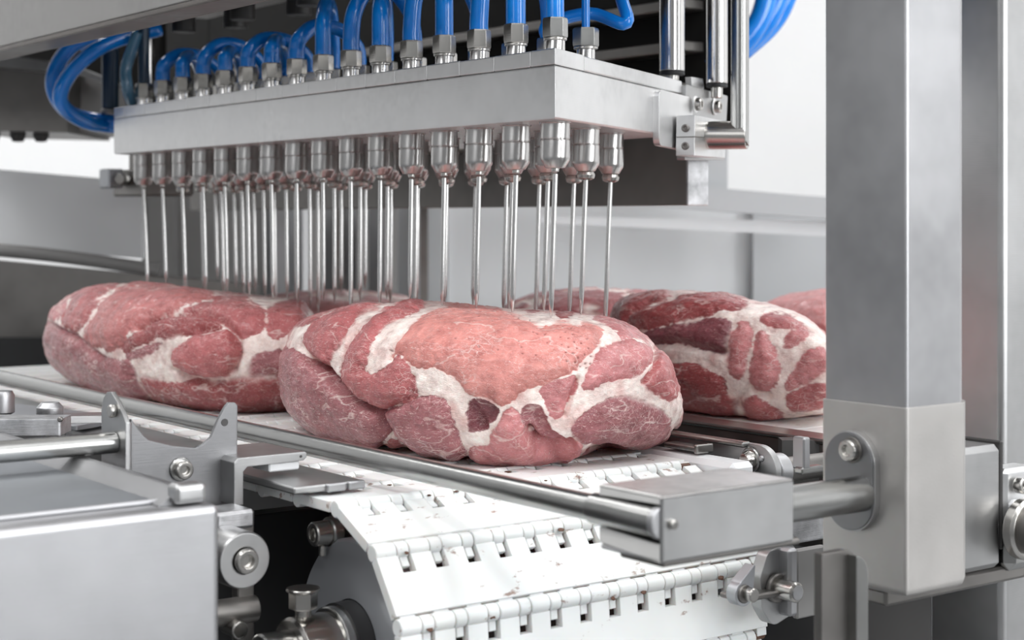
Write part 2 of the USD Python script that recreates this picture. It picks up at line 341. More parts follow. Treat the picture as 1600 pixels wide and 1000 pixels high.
def link_outline():
    """Plate of one link in (x, s): notches on the far edge receive the next link's short knuckles."""
    g = sbox(BX0, .0062, BX1, PITCH - .0050)
    cut = [sbox(BX0 + .0254 * k + .0158, PITCH - .0170, BX0 + .0254 * k + .0158 + .0098, PITCH) for k in range(13)]
    cut += [sbox(BX0 + .0254 * k + .0120, PITCH - .0105, BX0 + .0254 * k + .0120 + .0184, PITCH) for k in range(0)]
    return g.difference(unary_union(cut))
OUT = link_outline()
def knuckle(x0, x1, o, s_, n_, off):
    p = o + s_ * off
    return cyl((x0 + .0003, p[1], p[2]), (x1 - .0003, p[1], p[2]), .0058, .0006, 14)
for k in range(len(H) - 1):
    o = np.array([0, H[k][0], H[k][1]]); q = np.array([0, H[k + 1][0], H[k + 1][1]])
    s_ = (q - o) / np.linalg.norm(q - o); n_ = np.cross(BX, s_); n_ = n_ if n_ @ np.array([0, H[k][0] - AXY, .2 + H[k][1] - AXZ]) > 0 or n_[2] > .5 else -n_
    if n_[2] < -.9: n_ = -n_
    L = np.linalg.norm(q - o)
    body = prism(OUT, o + n_ * -.0028, BX, s_ * 1.0, n_, .0070) if k < 14 else box(o + np.array([BX0, .0062, -.0028]), o + np.array([BX1, L - .005, .0042]), .001)
    ks = []
    if k < 15:
        for j in range(13):
            x = BX0 + .0254 * j
            if x + .0165 <= BX1 + .001: ks.append(knuckle(x, min(x + .0160, BX1), o, s_, n_, 0))            # long knuckles at this link's near hinge
            if x + .0254 <= BX1 + .001: ks.append(knuckle(x + .0160, x + .0254, o, s_, n_, L))               # short ones at its far hinge
            ks.append(box((x + .003, .0, -.0025), (min(x + .0145, BX1), .0070, .0030), .0004).apply_transform(np.block([[np.stack([BX, s_, n_], 1), o[:, None]], [0, 0, 0, 1]])))
            if x + .0254 <= BX1 + .001: ks.append(box((x + .0183, L - .012, -.0025), (x + .0241, L, .0016), .0004).apply_transform(np.block([[np.stack([BX, s_, n_], 1), o[:, None]], [0, 0, 0, 1]])))
    lk_ = c.part('belt_link', cat(body, *ks), 'belt_plastic', smooth=35)
    if k < 15: c.part('hinge_pin', cyl((BX0 + .001, o[1], o[2]), (BX1 - .001, o[1], o[2]), .0028, .0004, 10), 'residue', parent=lk_)
    if 1 <= k < 9:      # brown gunk caught between the knuckles
        rg_ = np.random.default_rng(100 + k); bl = []
        for j in range(13):
            if rg_.random() < (.12, .3, .7, .35, .3, .22, .2, .15, .1)[k]:
                m_ = trimesh.creation.icosphere(1, 1.0); m_.vertices *= np.array([rg_.uniform(.0012, .0034), rg_.uniform(.0012, .0024), .0007]) * rg_.uniform(.7, 1.25, (len(m_.vertices), 1))
                m_.apply_transform(np.block([[np.stack([BX, s_, n_], 1), (o + n_ * .0030 - s_ * rg_.uniform(.003, .0075) + BX * (BX0 + .0254 * j + .0205 + rg_.uniform(-.003, .003)))[:, None]], [0, 0, 0, 1]])); bl.append(m_)
        if bl: c.part('hinge_residue', cat(*bl), 'residue', smooth=True, parent=lk_, kind='stuff')
# the roller inside the nose and its shaft
r = Thing('nose_roller', 'grey metal roller disc with a dark bore carrying the belt at its nose', 'roller', (.6, AXY, AXZ - .07))
RX = .575
r.part('roller_disc', V(to_m(cyl((RX, AXY, AXZ), (RX + .03, AXY, AXZ), .0715, .0022, 96)) - to_m(cyl((RX - .01, AXY, AXZ), (RX + .012, AXY, AXZ), .031, .0005, 48))), 'roller_grey')
r.part('roller_core', cyl((RX + .03, AXY, AXZ), (.85, AXY, AXZ), .064, .001, 48), 'dark_paint')
s = Thing('roller_shaft', 'bright steel shaft end with a clamp collar and a hexagonal set screw below the cabinet', 'shaft', (.53, AXY, AXZ - .03))
s.part('shaft_bushing', lathe([(.030, 0), (.0305, .012), (.0305, .02)], (.563, AXY, AXZ), BX, 36), 'black_rubber')
s.part('shaft_collar', cyl((.527, AXY, AXZ), (.564, AXY, AXZ), .0255, .002, 36), 'nickel')
s.part('collar_flange', cyl((.556, AXY, AXZ), (.566, AXY, AXZ), .0285, .001, 36), 'steel_rod')
s.part('shaft_end', V(to_m(cyl((.505, AXY, AXZ), (.528, AXY, AXZ), .018, .0015, 32)) - to_m(cyl((.50, AXY, AXZ), (.512, AXY, AXZ), .008, .0005, 24))), 'steel_rod')
p = np.array([.537, AXY, AXZ + .0245]); hd, wa = bolt(p + UP * .006, UP, .0095, .012, False)
s.part('set_screw', cat(hd, cyl(p, p + UP * .007, .0055)), 'nickel')
s.part('screw_flange', cyl(p + UP * .0175, p + UP * .0195, .0115, .0005), 'nickel')

f = Thing('belt_understructure', 'dark steel frame inside the conveyor below the white belt', 'conveyor frame', (.72, 1.6, .5))
f.part('inner_plate', box((.66, 1.05, .45), (.668, 2.02, .94)), 'dark_paint')
f.part('lower_plate', box((.45, 1.12, .45), (.66, 1.14, .925)), 'black_rubber')
f.part('base_plate', box((.46, 1.15, .45), (.9, 2.02, .47)), 'black_rubber')
f.part('slide_rail', box((.60, 1.0, ZB - .022), (.64, 2.02, ZB - .0125)), 'panel_taupe')
f.part('leg', box((.66, 1.94, 0), (.72, 2.0, .45)), 'steel_dark'); f.part('leg', box((.66, 1.16, 0), (.72, 1.22, .45)), 'steel_dark')

# the second belt beyond, with its side plates
c2 = Thing('rear_belt', 'white belt of the second lane under the meat at the back right', 'conveyor belt', (1.35, 1.5, ZB - .02))
for k in range(25):
    y = .86 + .0508 * k
    c2.part('belt_link', box((1.045, y, ZB - .012), (1.72, y + .0500, ZB), .001), 'belt_plastic')
f2 = Thing('lane_divider', 'dark steel rail with a polished top edge between the two belts', 'rail', (1.0, 1.2, ZB - .08))
f2.part('divider_plate', box((1.005, .87, ZB - .085), (1.030, 2.0, ZB + .003)), 'steel_dark')
f2.part('divider_cap', box((1.002, .87, ZB + .003), (1.034, 2.0, ZB + .007)), 'steel_rod')
f2.part('support_block', box((1.03, 1.12, ZB - .3), (1.7, 2.1, ZB - .06)), 'black_rubber')

sp = Thing('belt_side_plate', 'flat steel side plate with a rounded end and a domed bolt, right of the belt', 'side plate', (.91, 1.1, ZB - .03))
e = onX(1213, 700, .905)[1]
sp.part('plate', prism(unary_union([sbox(e + .02, -.055, 2.0, .0130), sbox(e, -.055, e + .03, -.006), Point(e + .02, -.007).buffer(.02, 12)]), (.905, 0, ZB), AX, UP, BX, .006), 'steel_brushed')
sp.part('top_edge', box((.8995, e + .03, ZB + .010), (.9085, 2.0, ZB + .0142)), 'steel_rod')
pb = onX(1174, 718, .905); hd, wa = bolt(pb - BX * .004, -BX, .0072, .009)
sp.part('bolt', lathe([(.0072, 0), (.0072, .004), (.005, .0085), (0, .0095)], pb, -BX, 24), 'nickel'); sp.part('washer', cyl(pb, pb - BX * .002, .0098), 'steel_rod')
sp.part('rivet', lathe([(.003, 0), (.002, .002), (0, .0025)], onX(1190, 716, .905), -BX, 14), 'steel_worn')
sp.part('spacer_cap', ring(np.array([.911, e + .012, ZB - .007]), BX, .0135, .006, .012), 'steel_light')
sp.part('spacer_rod', cyl((.92, e + .012, ZB - .007), (1.0, e + .012, ZB - .007), .0095), 'steel_dark')
single('wear_strip', box((.8715, .886, ZB - .011), (.897, 2.0, ZB + .002), .004), 'spacer_white', 'white plastic wear strip with a rounded end along the right edge of the belt', 'wear strip')
hk = Thing('guide_clip', 'small bent steel clip on the strip beside the front piece of meat', 'clip', onX(1105, 700, .885))
o_ = onX(1094, 693, .888)
hk.part('clip_plate', box(o_ + np.array([-.007, -.003, -.006]), o_ + np.array([.007, .035, -.002]), .0008), 'steel_rod'); hk.part('clip_tab', box(o_ + np.array([-.009, -.006, -.007]), o_ + np.array([.009, -.002, .0]), .0008), 'nickel')
ub = Thing('angle_bracket', 'small bright angle bracket standing in the dark gap left of the column', 'bracket', onY(1262, 737, .84))
q0, q1 = onY(1256, 735, .84), onY(1267, 683, .84)
ub.part('upright', box(q0, q1 + np.array([0, .012, 0]), .0012), 'steel_light'); ub.part('foot', box(q0 - np.array([.002, 0, .003]), q0 + np.array([.022, .008, .002]), .001), 'steel_rod')
single('gap_plate', slab([(1222, 688), (1310, 688), (1310, 800), (1222, 800)], 1.34, .02), 'dark_paint', 'dark plate closing the gap behind the angle bracket', 'plate')

# ------------------------------------------------------------------ the column on the right
CXF, CY0, CY1, CX1 = .80, .6615, .729, .871
ZS = onX(1418, 638, CXF)[2]
k = Thing('column', 'stout square steel column with a pale blasted sleeve around its lower end', 'column', (.83, .69, .92))
def post(x0, x1, y0, y1, rr): return sbox(x0 + .002, y0 + .002, x1, y1).intersection(unary_union([sbox(x0, y0, x1 - rr, y1), sbox(x0, y0 + rr, x1, y1 - rr), Point(x1 - rr, y0 + rr).buffer(rr, 16), Point(x1 - rr, y1 - rr).buffer(rr, 16)])).buffer(.002, 8)
k.part('post', prism(post(CXF + .0012, CX1 - .0012, CY0 + .0012, CY1 - .0012, .0275), (0, 0, ZS - .01), BX, AX, UP, 1.9), 'steel_column', smooth=30)
po = np.array(post(CXF, CX1, CY0, CY1, .0265).exterior.coords); pi_ = np.array(post(CXF, CX1, CY0, CY1, .0265).buffer(-.0045).exterior.coords); pm_ = np.array(post(CXF, CX1, CY0, CY1, .0265).buffer(-.0014).exterior.coords)
sl = hull(np.vstack([np.column_stack([q, np.full(len(q), z)]) for q, z in ((po, ZS), (po, .9225), (pm_, .9188), (pi_, .917))]))
k.part('sleeve', sl, 'steel_blasted', smooth=30)
single('rear_post', prism(rrect(0, 0, .085, .07, .006), onX(1507, 345, 1.02) * np.array([1, 1, 0]) + np.array([.0, -.035, 0]), BX, AX, UP, 2.9), 'steel_brushed', 'plain grey steel post standing behind the column at the right edge', 'post')
ov = Thing('bar_mount', 'rounded oval mounting plate with a socket screw on the column sleeve', 'mounting plate', onX(1335, 830, CXF))
a0, a1 = onX(1297, 750, CXF), onX(1375, 750, CXF); z0, z1 = onX(1335, 829, CXF)[2], onX(1335, 672, CXF)[2]
rr_ = abs(a0[1] - a1[1]) / 2
pl = unary_union([Point((a0[1] + a1[1]) / 2, z1 - rr_).buffer(rr_, 20), Point((a0[1] + a1[1]) / 2, z0 + rr_).buffer(rr_, 20), sbox(a1[1], z0 + rr_, a0[1], z1 - rr_)])
ov.part('plate', prism(pl, (CXF, 0, 0), AX, UP, -BX, .005), 'steel_brushed'); ov.part('plate_face', prism(pl.buffer(-.001), (CXF - .005, 0, 0), AX, UP, -BX, .0008), 'steel_grey')
pb = onX(1331, 703, CXF - .0058); hd, wa = bolt(pb, -BX, .0070, .0055); sc_ = ov.part('socket_screw', hd, 'nickel'); ov.part('washer', ring(pb, -BX, .0084, .0070, .0008), 'steel_dark', parent=sc_)
BZ = .5 * (onX(1345, 741, CXF)[2] + onX(1345, 796, CXF)[2]); BY = .6935
single('support_bar', cyl((.695, BY, BZ), (CXF - .005, BY, BZ), .0112, .0006, 40), 'steel_rod', 'round steel bar joining the guide rail box to the column plate', 'bar')

rb = Thing('rail_box', 'folded sheet steel box open on its left side where the guide rail ends', 'bracket box', (.65, .69, .96))
x0, x1, y0, y1 = .601, .7045, .665, .718
zt_, zb_ = .9998, .9630
def skew(m, f=.05):      # the box leans a touch: its far end stands a little higher
    m = V(m); m.vertices[:, 2] += f * (m.vertices[:, 0] - .601); return m
rb.part('front_wall', box((x0, y0, zb_), (x1, y0 + .003, zt_)), 'steel_brushed'); rb.part('top_wall', box((x0, y0, zt_ - .0028), (x1, y1, zt_)), 'steel_top')
rb.part('bottom_wall', box((x0, y0 + .002, zb_), (x1, y1, zb_ + .0028)), 'steel_light'); rb.part('rear_wall', box((x0 + .004, y1 - .003, zb_), (x1, y1, zt_)), 'steel_dark'); rb.part('inner_web', box((x0 + .010, y0 + .003, zb_ + .002), (x0 + .012, y1 - .003, zt_ - .002)), 'dark_paint')
rb.part('end_wall', box((x1 - .003, y0 + .002, zb_), (x1, y1, zt_)), 'steel_brushed')
rb.part('left_sill', prism([(y0 + .002, zb_ + .0002), (y1, zb_ + .0036), (y1, zb_ + .0125), (y0 + .002, zb_ + .0098)], (x0, 0, 0), AX, UP, BX, .0022), 'steel_satin')
rb.part('left_header', prism([(y0 + .002, zt_ - .0048), (y1, zt_ - .0062), (y1, zt_ - .0005), (y0 + .002, zt_ - .0005)], (x0, 0, 0), AX, UP, BX, .0022), 'steel_satin')
rb.part('pin', cyl((x0 + .007, y0 - .003, .9845 - .0005), (x0 + .007, y0 + .03, .9845 - .0005), .0028, .0006, 16), 'nickel')
rb.part('lower_flange', box((x0 + .006, y0 + .006, zb_ - .004), (x1 + .012, y1 - .01, zb_)), 'steel_dark')
RZ, RXX = .9845, .6045
gr = Thing('guide_rail', 'long round steel guide rail running along the belt in front of the meat', 'guide rail', (RXX, 1.4, RZ))
gr.part('rail', cyl((RXX, .725, RZ), (RXX, 2.05, RZ), .0078, .0006, 28), 'steel_rod')
gr.part('rail_sleeve', cyl((RXX, .668, RZ), (RXX, .727, RZ), .0090, .0008, 28), 'steel_rod'); gr.part('rail_ferrule', cyl((RXX, .667, RZ), (RXX, .672, RZ), .0095, .0008, 28), 'steel_light')

# ------------------------------------------------------------------ lower right: tensioner, plates, junction beam
tp = Thing('tension_lever', 'teardrop steel lever with a round pin pressing on the belt edge', 'lever', onY(1163, 945, .80))
o_ = onY(1163, 928, .80)
tp.part('lever_plate', prism(unary_union([Point(0, 0).buffer(.0085, 14), Polygon([(-.0083, .002), (-.002, .0095), (.0098, .0185), (.0105, .0178), (.0085, 0)])]).buffer(.0), o_, BX, UP, AX, .009), 'cast_grey')
tp.part('pin', cyl(o_ + BX * .002 + AX * .002, o_ + BX * .002 - AX * .008, .0048, .0008), 'nickel'); tp.part('pin_collar', cyl(o_ + BX * .0 + AX * .001, o_ - AX * .0015, .0064), 'steel_dark')
tp.part('link_arm', box(o_ + np.array([.004, .005, -.004]), onY(1200, 930, .825) + np.array([0, .004, .004])), 'steel_dark')
bp = Thing('bearing_plate', 'rounded steel bearing plate with a protruding round stub right of the belt nose', 'bearing plate', onY(1215, 972, .815))
o_ = onY(1212, 918, .815)
bp.part('plate', prism(unary_union([Polygon([(-.007, .008), (-.002, .019), (.013, .021), (.013, -.014), (.0, -.018), (-.006, -.010)]).buffer(.008, 10)]), o_, BX, UP, AX, .010), 'steel_brushed')
sc_ = bp.part('stub', cyl(o_ + AX * .002, o_ - AX * .021, .0072, .0012), 'nickel'); bp.part('stub_collar', cyl(o_, o_ - AX * .004, .0105), 'steel_dark', parent=sc_); bp.part('stub_face', cyl(o_ - AX * .021, o_ - AX * .0216, .0052, .0002), 'steel_light', parent=sc_)
wp = Thing('frame_end_plate', 'upright steel end plate of the frame with a bright narrow front edge', 'frame plate', onY(1260, 965, .81))
q0, q1 = onY(1234, 965, .805), onY(1248, 856, .805)
wp.part('edge_bar', box(q0, q1 + np.array([0, .02, 0]), .002), 'steel_light')
q0, q1 = onY(1246, 968, .82), onY(1291, 852, .82)
wp.part('side_plate', box(q0, q1 + np.array([0, .006, 0])), 'panel_taupe')
wp2 = Thing('upright_plate', 'worn steel leg plate with a rounded corner below the column', 'frame leg', onY(1320, 1000, .655))
q0, q1 = onY(1284, 1060, .655), onY(1342, 856, .655)
wp2.part('leg_plate', prism(unary_union([sbox(q0[0], q0[2] - .5, q1[0], q1[2] - .012), sbox(q0[0], q0[2], q1[0] - .012, q1[2]), Point(q1[0] - .012, q1[2] - .012).buffer(.012, 10)]), (0, .655, 0), BX, UP, AX, .006), 'steel_dark')
wp2.part('front_flange', prism(unary_union([sbox(q1[0] - .010, q0[2] - .5, q1[0], q1[2] - .014), Point(q1[0] - .012, q1[2] - .014).buffer(.0118, 10).intersection(sbox(q1[0] - .010, 0, q1[0], 2))]), (0, .648, 0), BX, UP, AX, .007), 'steel_rod')
single('spotted_panel', box(onY(1232, 852, .86), onY(1291, 796, .86) + np.array([0, .01, 0])), 'steel_worn', 'blue grey spotted panel under the round bar beside the column', 'panel')
jb = Thing('cross_beam_box', 'boxed steel beam leaving the column sleeve to the right', 'beam', onD(1535, 900, 1.16))
P0 = onX(1500, 695, .90); P1 = onY(1566, 700, P0[1])
yj = P0[1]; zj1 = onY(1535, 698, yj)[2]; zj0 = onY(1535, 893, yj)[2]; xj1 = onY(1566, 700, yj)[0]
jb.part('beam_body', box((.845, yj, zj0), (xj1, yj + .05, zj1), .004), 'steel_brushed'); jb.part('seam_strip', box((xj1, yj + .001, zj0 + .012), (xj1 + .003, yj + .05, zj1 + .002), .001), 'dark_paint')
jb.part('lower_rail', box((.83, yj + .004, zj0 - .012), (1.05, yj + .04, zj0 - .001), .002), 'steel_dark')
vl = Thing('flange_fitting', 'round steel flange and pipe fitting at the right edge of the picture', 'pipe fitting', onY(1585, 880, yj))
x_ = xj1 + .004
vl.part('flange_plate', box((x_, yj - .004, zj0 - .004), (x_ + .035, yj + .03, zj1 - .065), .006), 'steel_rod')
pp = onY(1592, 825, yj - .004); vl.part('fitting_ring', cyl(pp, pp - AX * .010, .021, .002), 'nickel'); vl.part('pipe', cyl(pp, pp - AX * .028 , .0165, .002), 'steel_dark')
pp2 = onY(1590, 758, yj - .002); vl.part('upper_plate', box((x_, yj, zj1 - .062), (x_ + .035, yj + .02, zj1 - .018), .003), 'aluminium'); hd, wa = bolt(pp2, -AX, .0055, .006); vl.part('screw', hd, 'nickel')
pp3 = onY(1592, 793, yj - .004); vl.part('ear', box(pp3 - np.array([.010, .004, .012]), pp3 + np.array([.02, .004, .006]), .003), 'spacer_white')
dk = Thing('base_cabinet', 'dark steel base cabinet low behind the column sleeve', 'cabinet', onD(1450, 1000, 1.7))
dk.part('door_panel', slab([(1300, 880), (1558, 880), (1558, 1300), (1300, 1300)], 1.5, .04), 'dark_paint')
dk.part('side_panel', slab([(1563, 900), (1720, 880), (1720, 1300), (1563, 1300)], 1.54, .04), 'panel_taupe')
dk.part('pipe', tube([onD(1540, 905, 1.45), onD(1640, 885, 1.45)], .014, 20), 'steel_dark'); dk.part('sill', box(onD(1490, 1012, 1.5) - .0, onD(1550, 985, 1.5) + np.array([.05, .1, 0]), .002), 'steel_rod')

# ------------------------------------------------------------------ left: cabinet, tray and bracket
CYF = .86; cr = onY(345, 787, CYF); CXR, CZT = cr[0], cr[2]
cb = Thing('infeed_cabinet', 'large pale steel cabinet with softly rounded edges at the lower left', 'cabinet', (.2, 1.2, 0))
def rbox(lo, hi, rr):
    lo, hi = np.array(lo, float), np.array(hi, float); sp_ = trimesh.creation.icosphere(2, rr)
    return hull(np.vstack([sp_.vertices + np.array([x, y, z]) for x in (lo[0] + rr, hi[0] - rr) for y in (lo[1] + rr, hi[1] - rr) for z in (lo[2] + rr, hi[2] - rr)]))
cb.part('body', rbox((-.6, CYF, .1), (CXR, 1.62, CZT), .005), 'steel_light', smooth=40)
cb.part('plinth', box((-.58, CYF + .03, 0), (CXR - .03, 1.6, .1)), 'dark_paint')
ty = Thing('drip_tray', 'shallow grey steel tray with raised bar rims on top of the pale cabinet', 'tray', (.2, 1.2, CZT))
zr = CZT + .0085
ty.part('tray_floor', box((-.55, CYF + .022, CZT), (CXR - .03, 1.58, CZT + .002)), 'tray_grey')
ty.part('right_rim', hull([(CXR - .034, CYF + .012, CZT), (CXR - .008, CYF + .012, CZT), (CXR - .012, CYF + .012, zr), (CXR - .020, CYF + .012, zr), (CXR - .034, 1.6, CZT), (CXR - .008, 1.6, CZT), (CXR - .012, 1.6, zr), (CXR - .020, 1.6, zr)]), 'steel_grey')
ty.part('front_rim', box((-.55, CYF + .021, CZT), (CXR - .02, CYF + .0235, CZT + .0030), .0008), 'steel_light')
ty.part('corner_lug', rbox((CXR - .026, CYF + .004, CZT + .0005), (CXR - .0065, CYF + .018, CZT + .0125), .0035), 'steel_brushed', smooth=40)
ty.part('weld_seam', box((CXR - .10, CYF + .12, CZT + .002), (CXR - .094, 1.3, CZT + .0032), .0005), 'steel_worn')

UBX = .447
us = Thing('ear_bracket', 'grey steel U bracket with two pointed ears and a bolt left of the belt', 'bracket', (.49, 1.03, .95))
zf = lambda px, py: onY(px, py, 1.02)
outl = [(205, 655), (214, 668), (224, 681), (232, 688), (270, 697), (305, 700), (318, 694), (330, 683), (343, 652), (352, 636), (358, 629), (367, 629), (371, 634), (370, 792), (205, 792)]
us.part('web_plate', prism([(zf(*q)[0], zf(*q)[2]) for q in outl], (0, 1.02, 0), BX, UP, AX, .003), 'steel_grey')
outl = [(165, 720), (165, 640), (168, 622), (174, 612), (180, 612), (190, 628), (198, 645), (203, 660), (203, 792), (165, 745)]
pts = [onX(px, py, UBX) for px, py in outl]
us.part('side_flange', prism([(q[1], q[2]) for q in pts], (UBX - .003, 0, 0), AX, UP, BX, .003), 'steel_brushed')
us.part('fold', cyl((UBX, 1.0205, pts[-2][2] + .02), (UBX, 1.0205, pts[7][2]), .0028, .0005, 14), 'steel_light')
pb = onX(179, 642, UBX - .003); us.part('flange_screw', cyl(pb, pb - BX * .004, .0045, .0008), 'nickel')
pb = onY(282, 733, 1.02); hd, wa = bolt(pb, -AX, .0062, .008); sc_ = us.part('bolt', cat(hd), 'nickel'); us.part('washer', cyl(pb, pb - AX * .0018, .0082), 'steel_rod', parent=sc_)
pb = onY(351, 660, 1.02); us.part('hole', cyl(pb + AX * .001, pb - AX * .0004, .0026, .0001, 16), 'dark_paint')
tb = onX(184, 692, UBX - .003)
single('cross_tube', cyl((.28, tb[1] + .004, tb[2]), (UBX - .003, tb[1] + .004, tb[2]), .0072, .0006, 30), 'steel_rod', 'short round steel tube entering the ear bracket from the left', 'tube')
ar = Thing('bent_arm', 'bent flat steel arm reaching from the ear bracket over the belt edge', 'arm', (.55, 1.01, .96))
q0, q1, q2 = onY(366, 790, 1.0), onY(380, 722, 1.0), onY(474, 715, 1.0)
zt2 = onY(370, 716, 1.0)[2]
L_ = [(q0[0], q0[2]), (q1[0], q0[2]), (q1[0], zt2 - .0095), (q1[0] + .003, zt2 - .0065), (q2[0], zt2 - .0060), (q2[0] + .0025, zt2 - .004), (q2[0] + .0025, zt2 - .001), (q2[0] + .001, zt2), (q0[0] + .003, zt2), (q0[0], zt2 - .003)]
ar.part('arm', prism(L_, (0, 1.0, 0), BX, UP, AX, .06), 'steel_brushed'); ar.part('arm_hole', cyl((q2[0] - .002, 1.0005, zt2 - .003), (q2[0] - .002, .9996, zt2 - .003), .001, .0001, 12), 'dark_paint')
ar.part('spacer_block', box((q1[0] + .022, 1.004, zt2 - .0125), (q1[0] + .046, 1.03, zt2 - .0062), .001), 'spacer_white')
es = Thing('edge_strip', 'flat grey steel strip lying along the left edge of the belt', 'strip', (.57, 1.4, ZB))
ee = onX(568, 738, .592)[1]
es.part('strip', box((.538, ee, ZB + .0025), (.592, 2.0, ZB + .0075), .001), 'steel_brushed'); es.part('strip_end', box((.562, ee - .003, ZB + .002), (.577, ee + .002, ZB + .0078), .001), 'steel_light'); es.part('strip_end', box((.579, ee - .003, ZB + .002), (.592, ee + .002, ZB + .0078), .001), 'steel_light')
pr = Thing('press_roller', 'small grey roller with a recessed bolt beside the cabinet corner', 'roller', onY(382, 920, .945))
o_ = onY(383, 876, .945); pr.part('roller', lathe([(.0165, .03), (.0185, .028), (.0185, .002), (.0175, 0), (.009, 0), (.0085, .003)], o_, AX, 40), 'steel_brushed')
pr.part('bolt', lathe([(.0082, 0), (.0082, .006), (.0072, .0075), (.0045, .0075), (.004, .004), (0, .004)], o_ + AX * .003, -AX, 28), 'nickel')
pm = Thing('roller_mount', 'worn steel block holding the small roller behind the cabinet edge', 'mount', onY(370, 830, .97))
pm.part('block', box(onY(338, 832, .975), onY(399, 795, .975) + np.array([0, .03, 0]), .002), 'steel_worn'); pm.part('upright', box(onY(372, 1080, .99), onY(398, 800, .99) + np.array([0, .01, 0]), .001), 'steel_dark')
pm.part('lower_pin', cyl(onY(376, 985, .975), onY(376, 985, .975) + AX * .02, .006), 'nickel'); pm.part('lower_bar', tube([onY(330, 960, .99), onY(398, 950, .99)], .009, 18), 'steel_dark')
sr = Thing('socket_roller', 'small steel roller with a socket head under the belt edge', 'roller', onX(490, 855, .575))
o_ = onX(488, 835, .563); sr.part('head', lathe([(.0085, .012), (.0085, .001), (.0075, 0), (.0048, 0), (.0042, .004), (0, .004)], o_, BX, 28), 'nickel'); sr.part('collar', cyl(o_ + BX * .012, o_ + BX * .02, .0105), 'steel_rod'); sr.part('axle', cyl(o_ + BX * .02, o_ + BX * .10, .0075), 'dark_paint'); sr.part('set_pin', cyl(o_ + BX * .008 - UP * .016, o_ + BX * .008 - UP * .008, .0028), 'nickel')

# small levers and bars left of the belt
def bar(name, label, cat_, a, b, wdt, thk, m_, extra=None):
    a, b = np.asarray(a), np.asarray(b); u = (b - a) / np.linalg.norm(b - a); v = np.cross(UP, u); v /= np.linalg.norm(v); n = np.cross(u, v)
    T = Thing(name, label, cat_, (a + b) / 2 - UP * thk); L = np.linalg.norm(b - a)
    T.part('bar', prism(rrect(0, -wdt / 2, L, wdt / 2, min(.003, wdt * .3)), a - n * thk / 2, u, v, n, thk), m_)
    return T
T = bar('flat_bar', 'thick flat steel bar lying above the drip tray at the left edge', 'bar', onD(-40, 664, 1.22), onD(104, 664, 1.22), .03, .012, 'steel_worn')
T.part('rivet', cyl(onD(95, 655, 1.205), onD(95, 655, 1.205) - FW * .003, .002), 'steel_dark')
T = bar('latch_lever', 'tapered steel latch lever behind the flat bar at the left', 'lever', onD(66, 654, 1.32), onD(180, 652, 1.36), .03, .006, 'steel_brushed')
T.part('lever_knob', lathe([(.008, 0), (.0105, .004), (.0105, .010), (.007, .014)], onD(78, 656, 1.30), UP, 20), 'steel_worn')
T = bar('latch_plate', 'dark flat latch plate under the lever at the left', 'plate', onD(-20, 640, 1.45), onD(160, 662, 1.40), .07, .004, 'cast_grey')
T = Thing('round_knob', 'grey round knob at the left edge of the picture beside the guide rail', 'knob', onD(2, 640, 1.38))
T.part('knob', lathe([(.007, -.014), (.0105, -.012), (.0105, .002), (.0085, .006), (0, .007)], onD(3, 622, 1.38), UP, 24), 'steel_light'); T.part('stem', cyl(onD(3, 622, 1.38) - UP * .03, onD(3, 622, 1.38) - UP * .012, .006), 'steel_dark')
# ------------------------------------------------------------------ the meat
MEATS = []
def crop(ox, oy, s, pts): return [(ox + s * x, oy + s * y) for x, y in pts]
def seg_dist(P, poly, closed=True):
    """Distance of points P (n, 2) to a polyline, and whether they lie inside it."""
    A = np.asarray(poly, float); B = np.roll(A, -1, 0) if closed else A[1:]
    A = A if closed else A[:-1]
    best = np.full(len(P), 1e9); inside = np.zeros(len(P), bool)
    for a, b in zip(A, B):
        ab = b - a; t = np.clip(((P - a) @ ab) / max(ab @ ab, 1e-9), 0, 1)
        best = np.minimum(best, np.hypot(*(P - a - t[:, None] * ab).T))
        if closed and a[1] != b[1]:
            c = (a[1] > P[:, 1]) != (b[1] > P[:, 1])
            inside ^= c & (P[:, 0] < (b[0] - a[0]) * (P[:, 1] - a[1]) / (b[1] - a[1]) + a[0])
    return best, inside
def smooth_poly(poly, n=2):
    P = np.asarray(poly, float)
    for _ in range(n): Q = np.roll(P, -1, 0); P = np.stack([.75 * P + .25 * Q, .25 * P + .75 * Q], 1).reshape(-1, 2)
    return P
def sdf(P, poly):
    d, i = seg_dist(P, poly); return np.where(i, d, -d)
FAT = np.array([.92, .775, .72])
MARB = {}
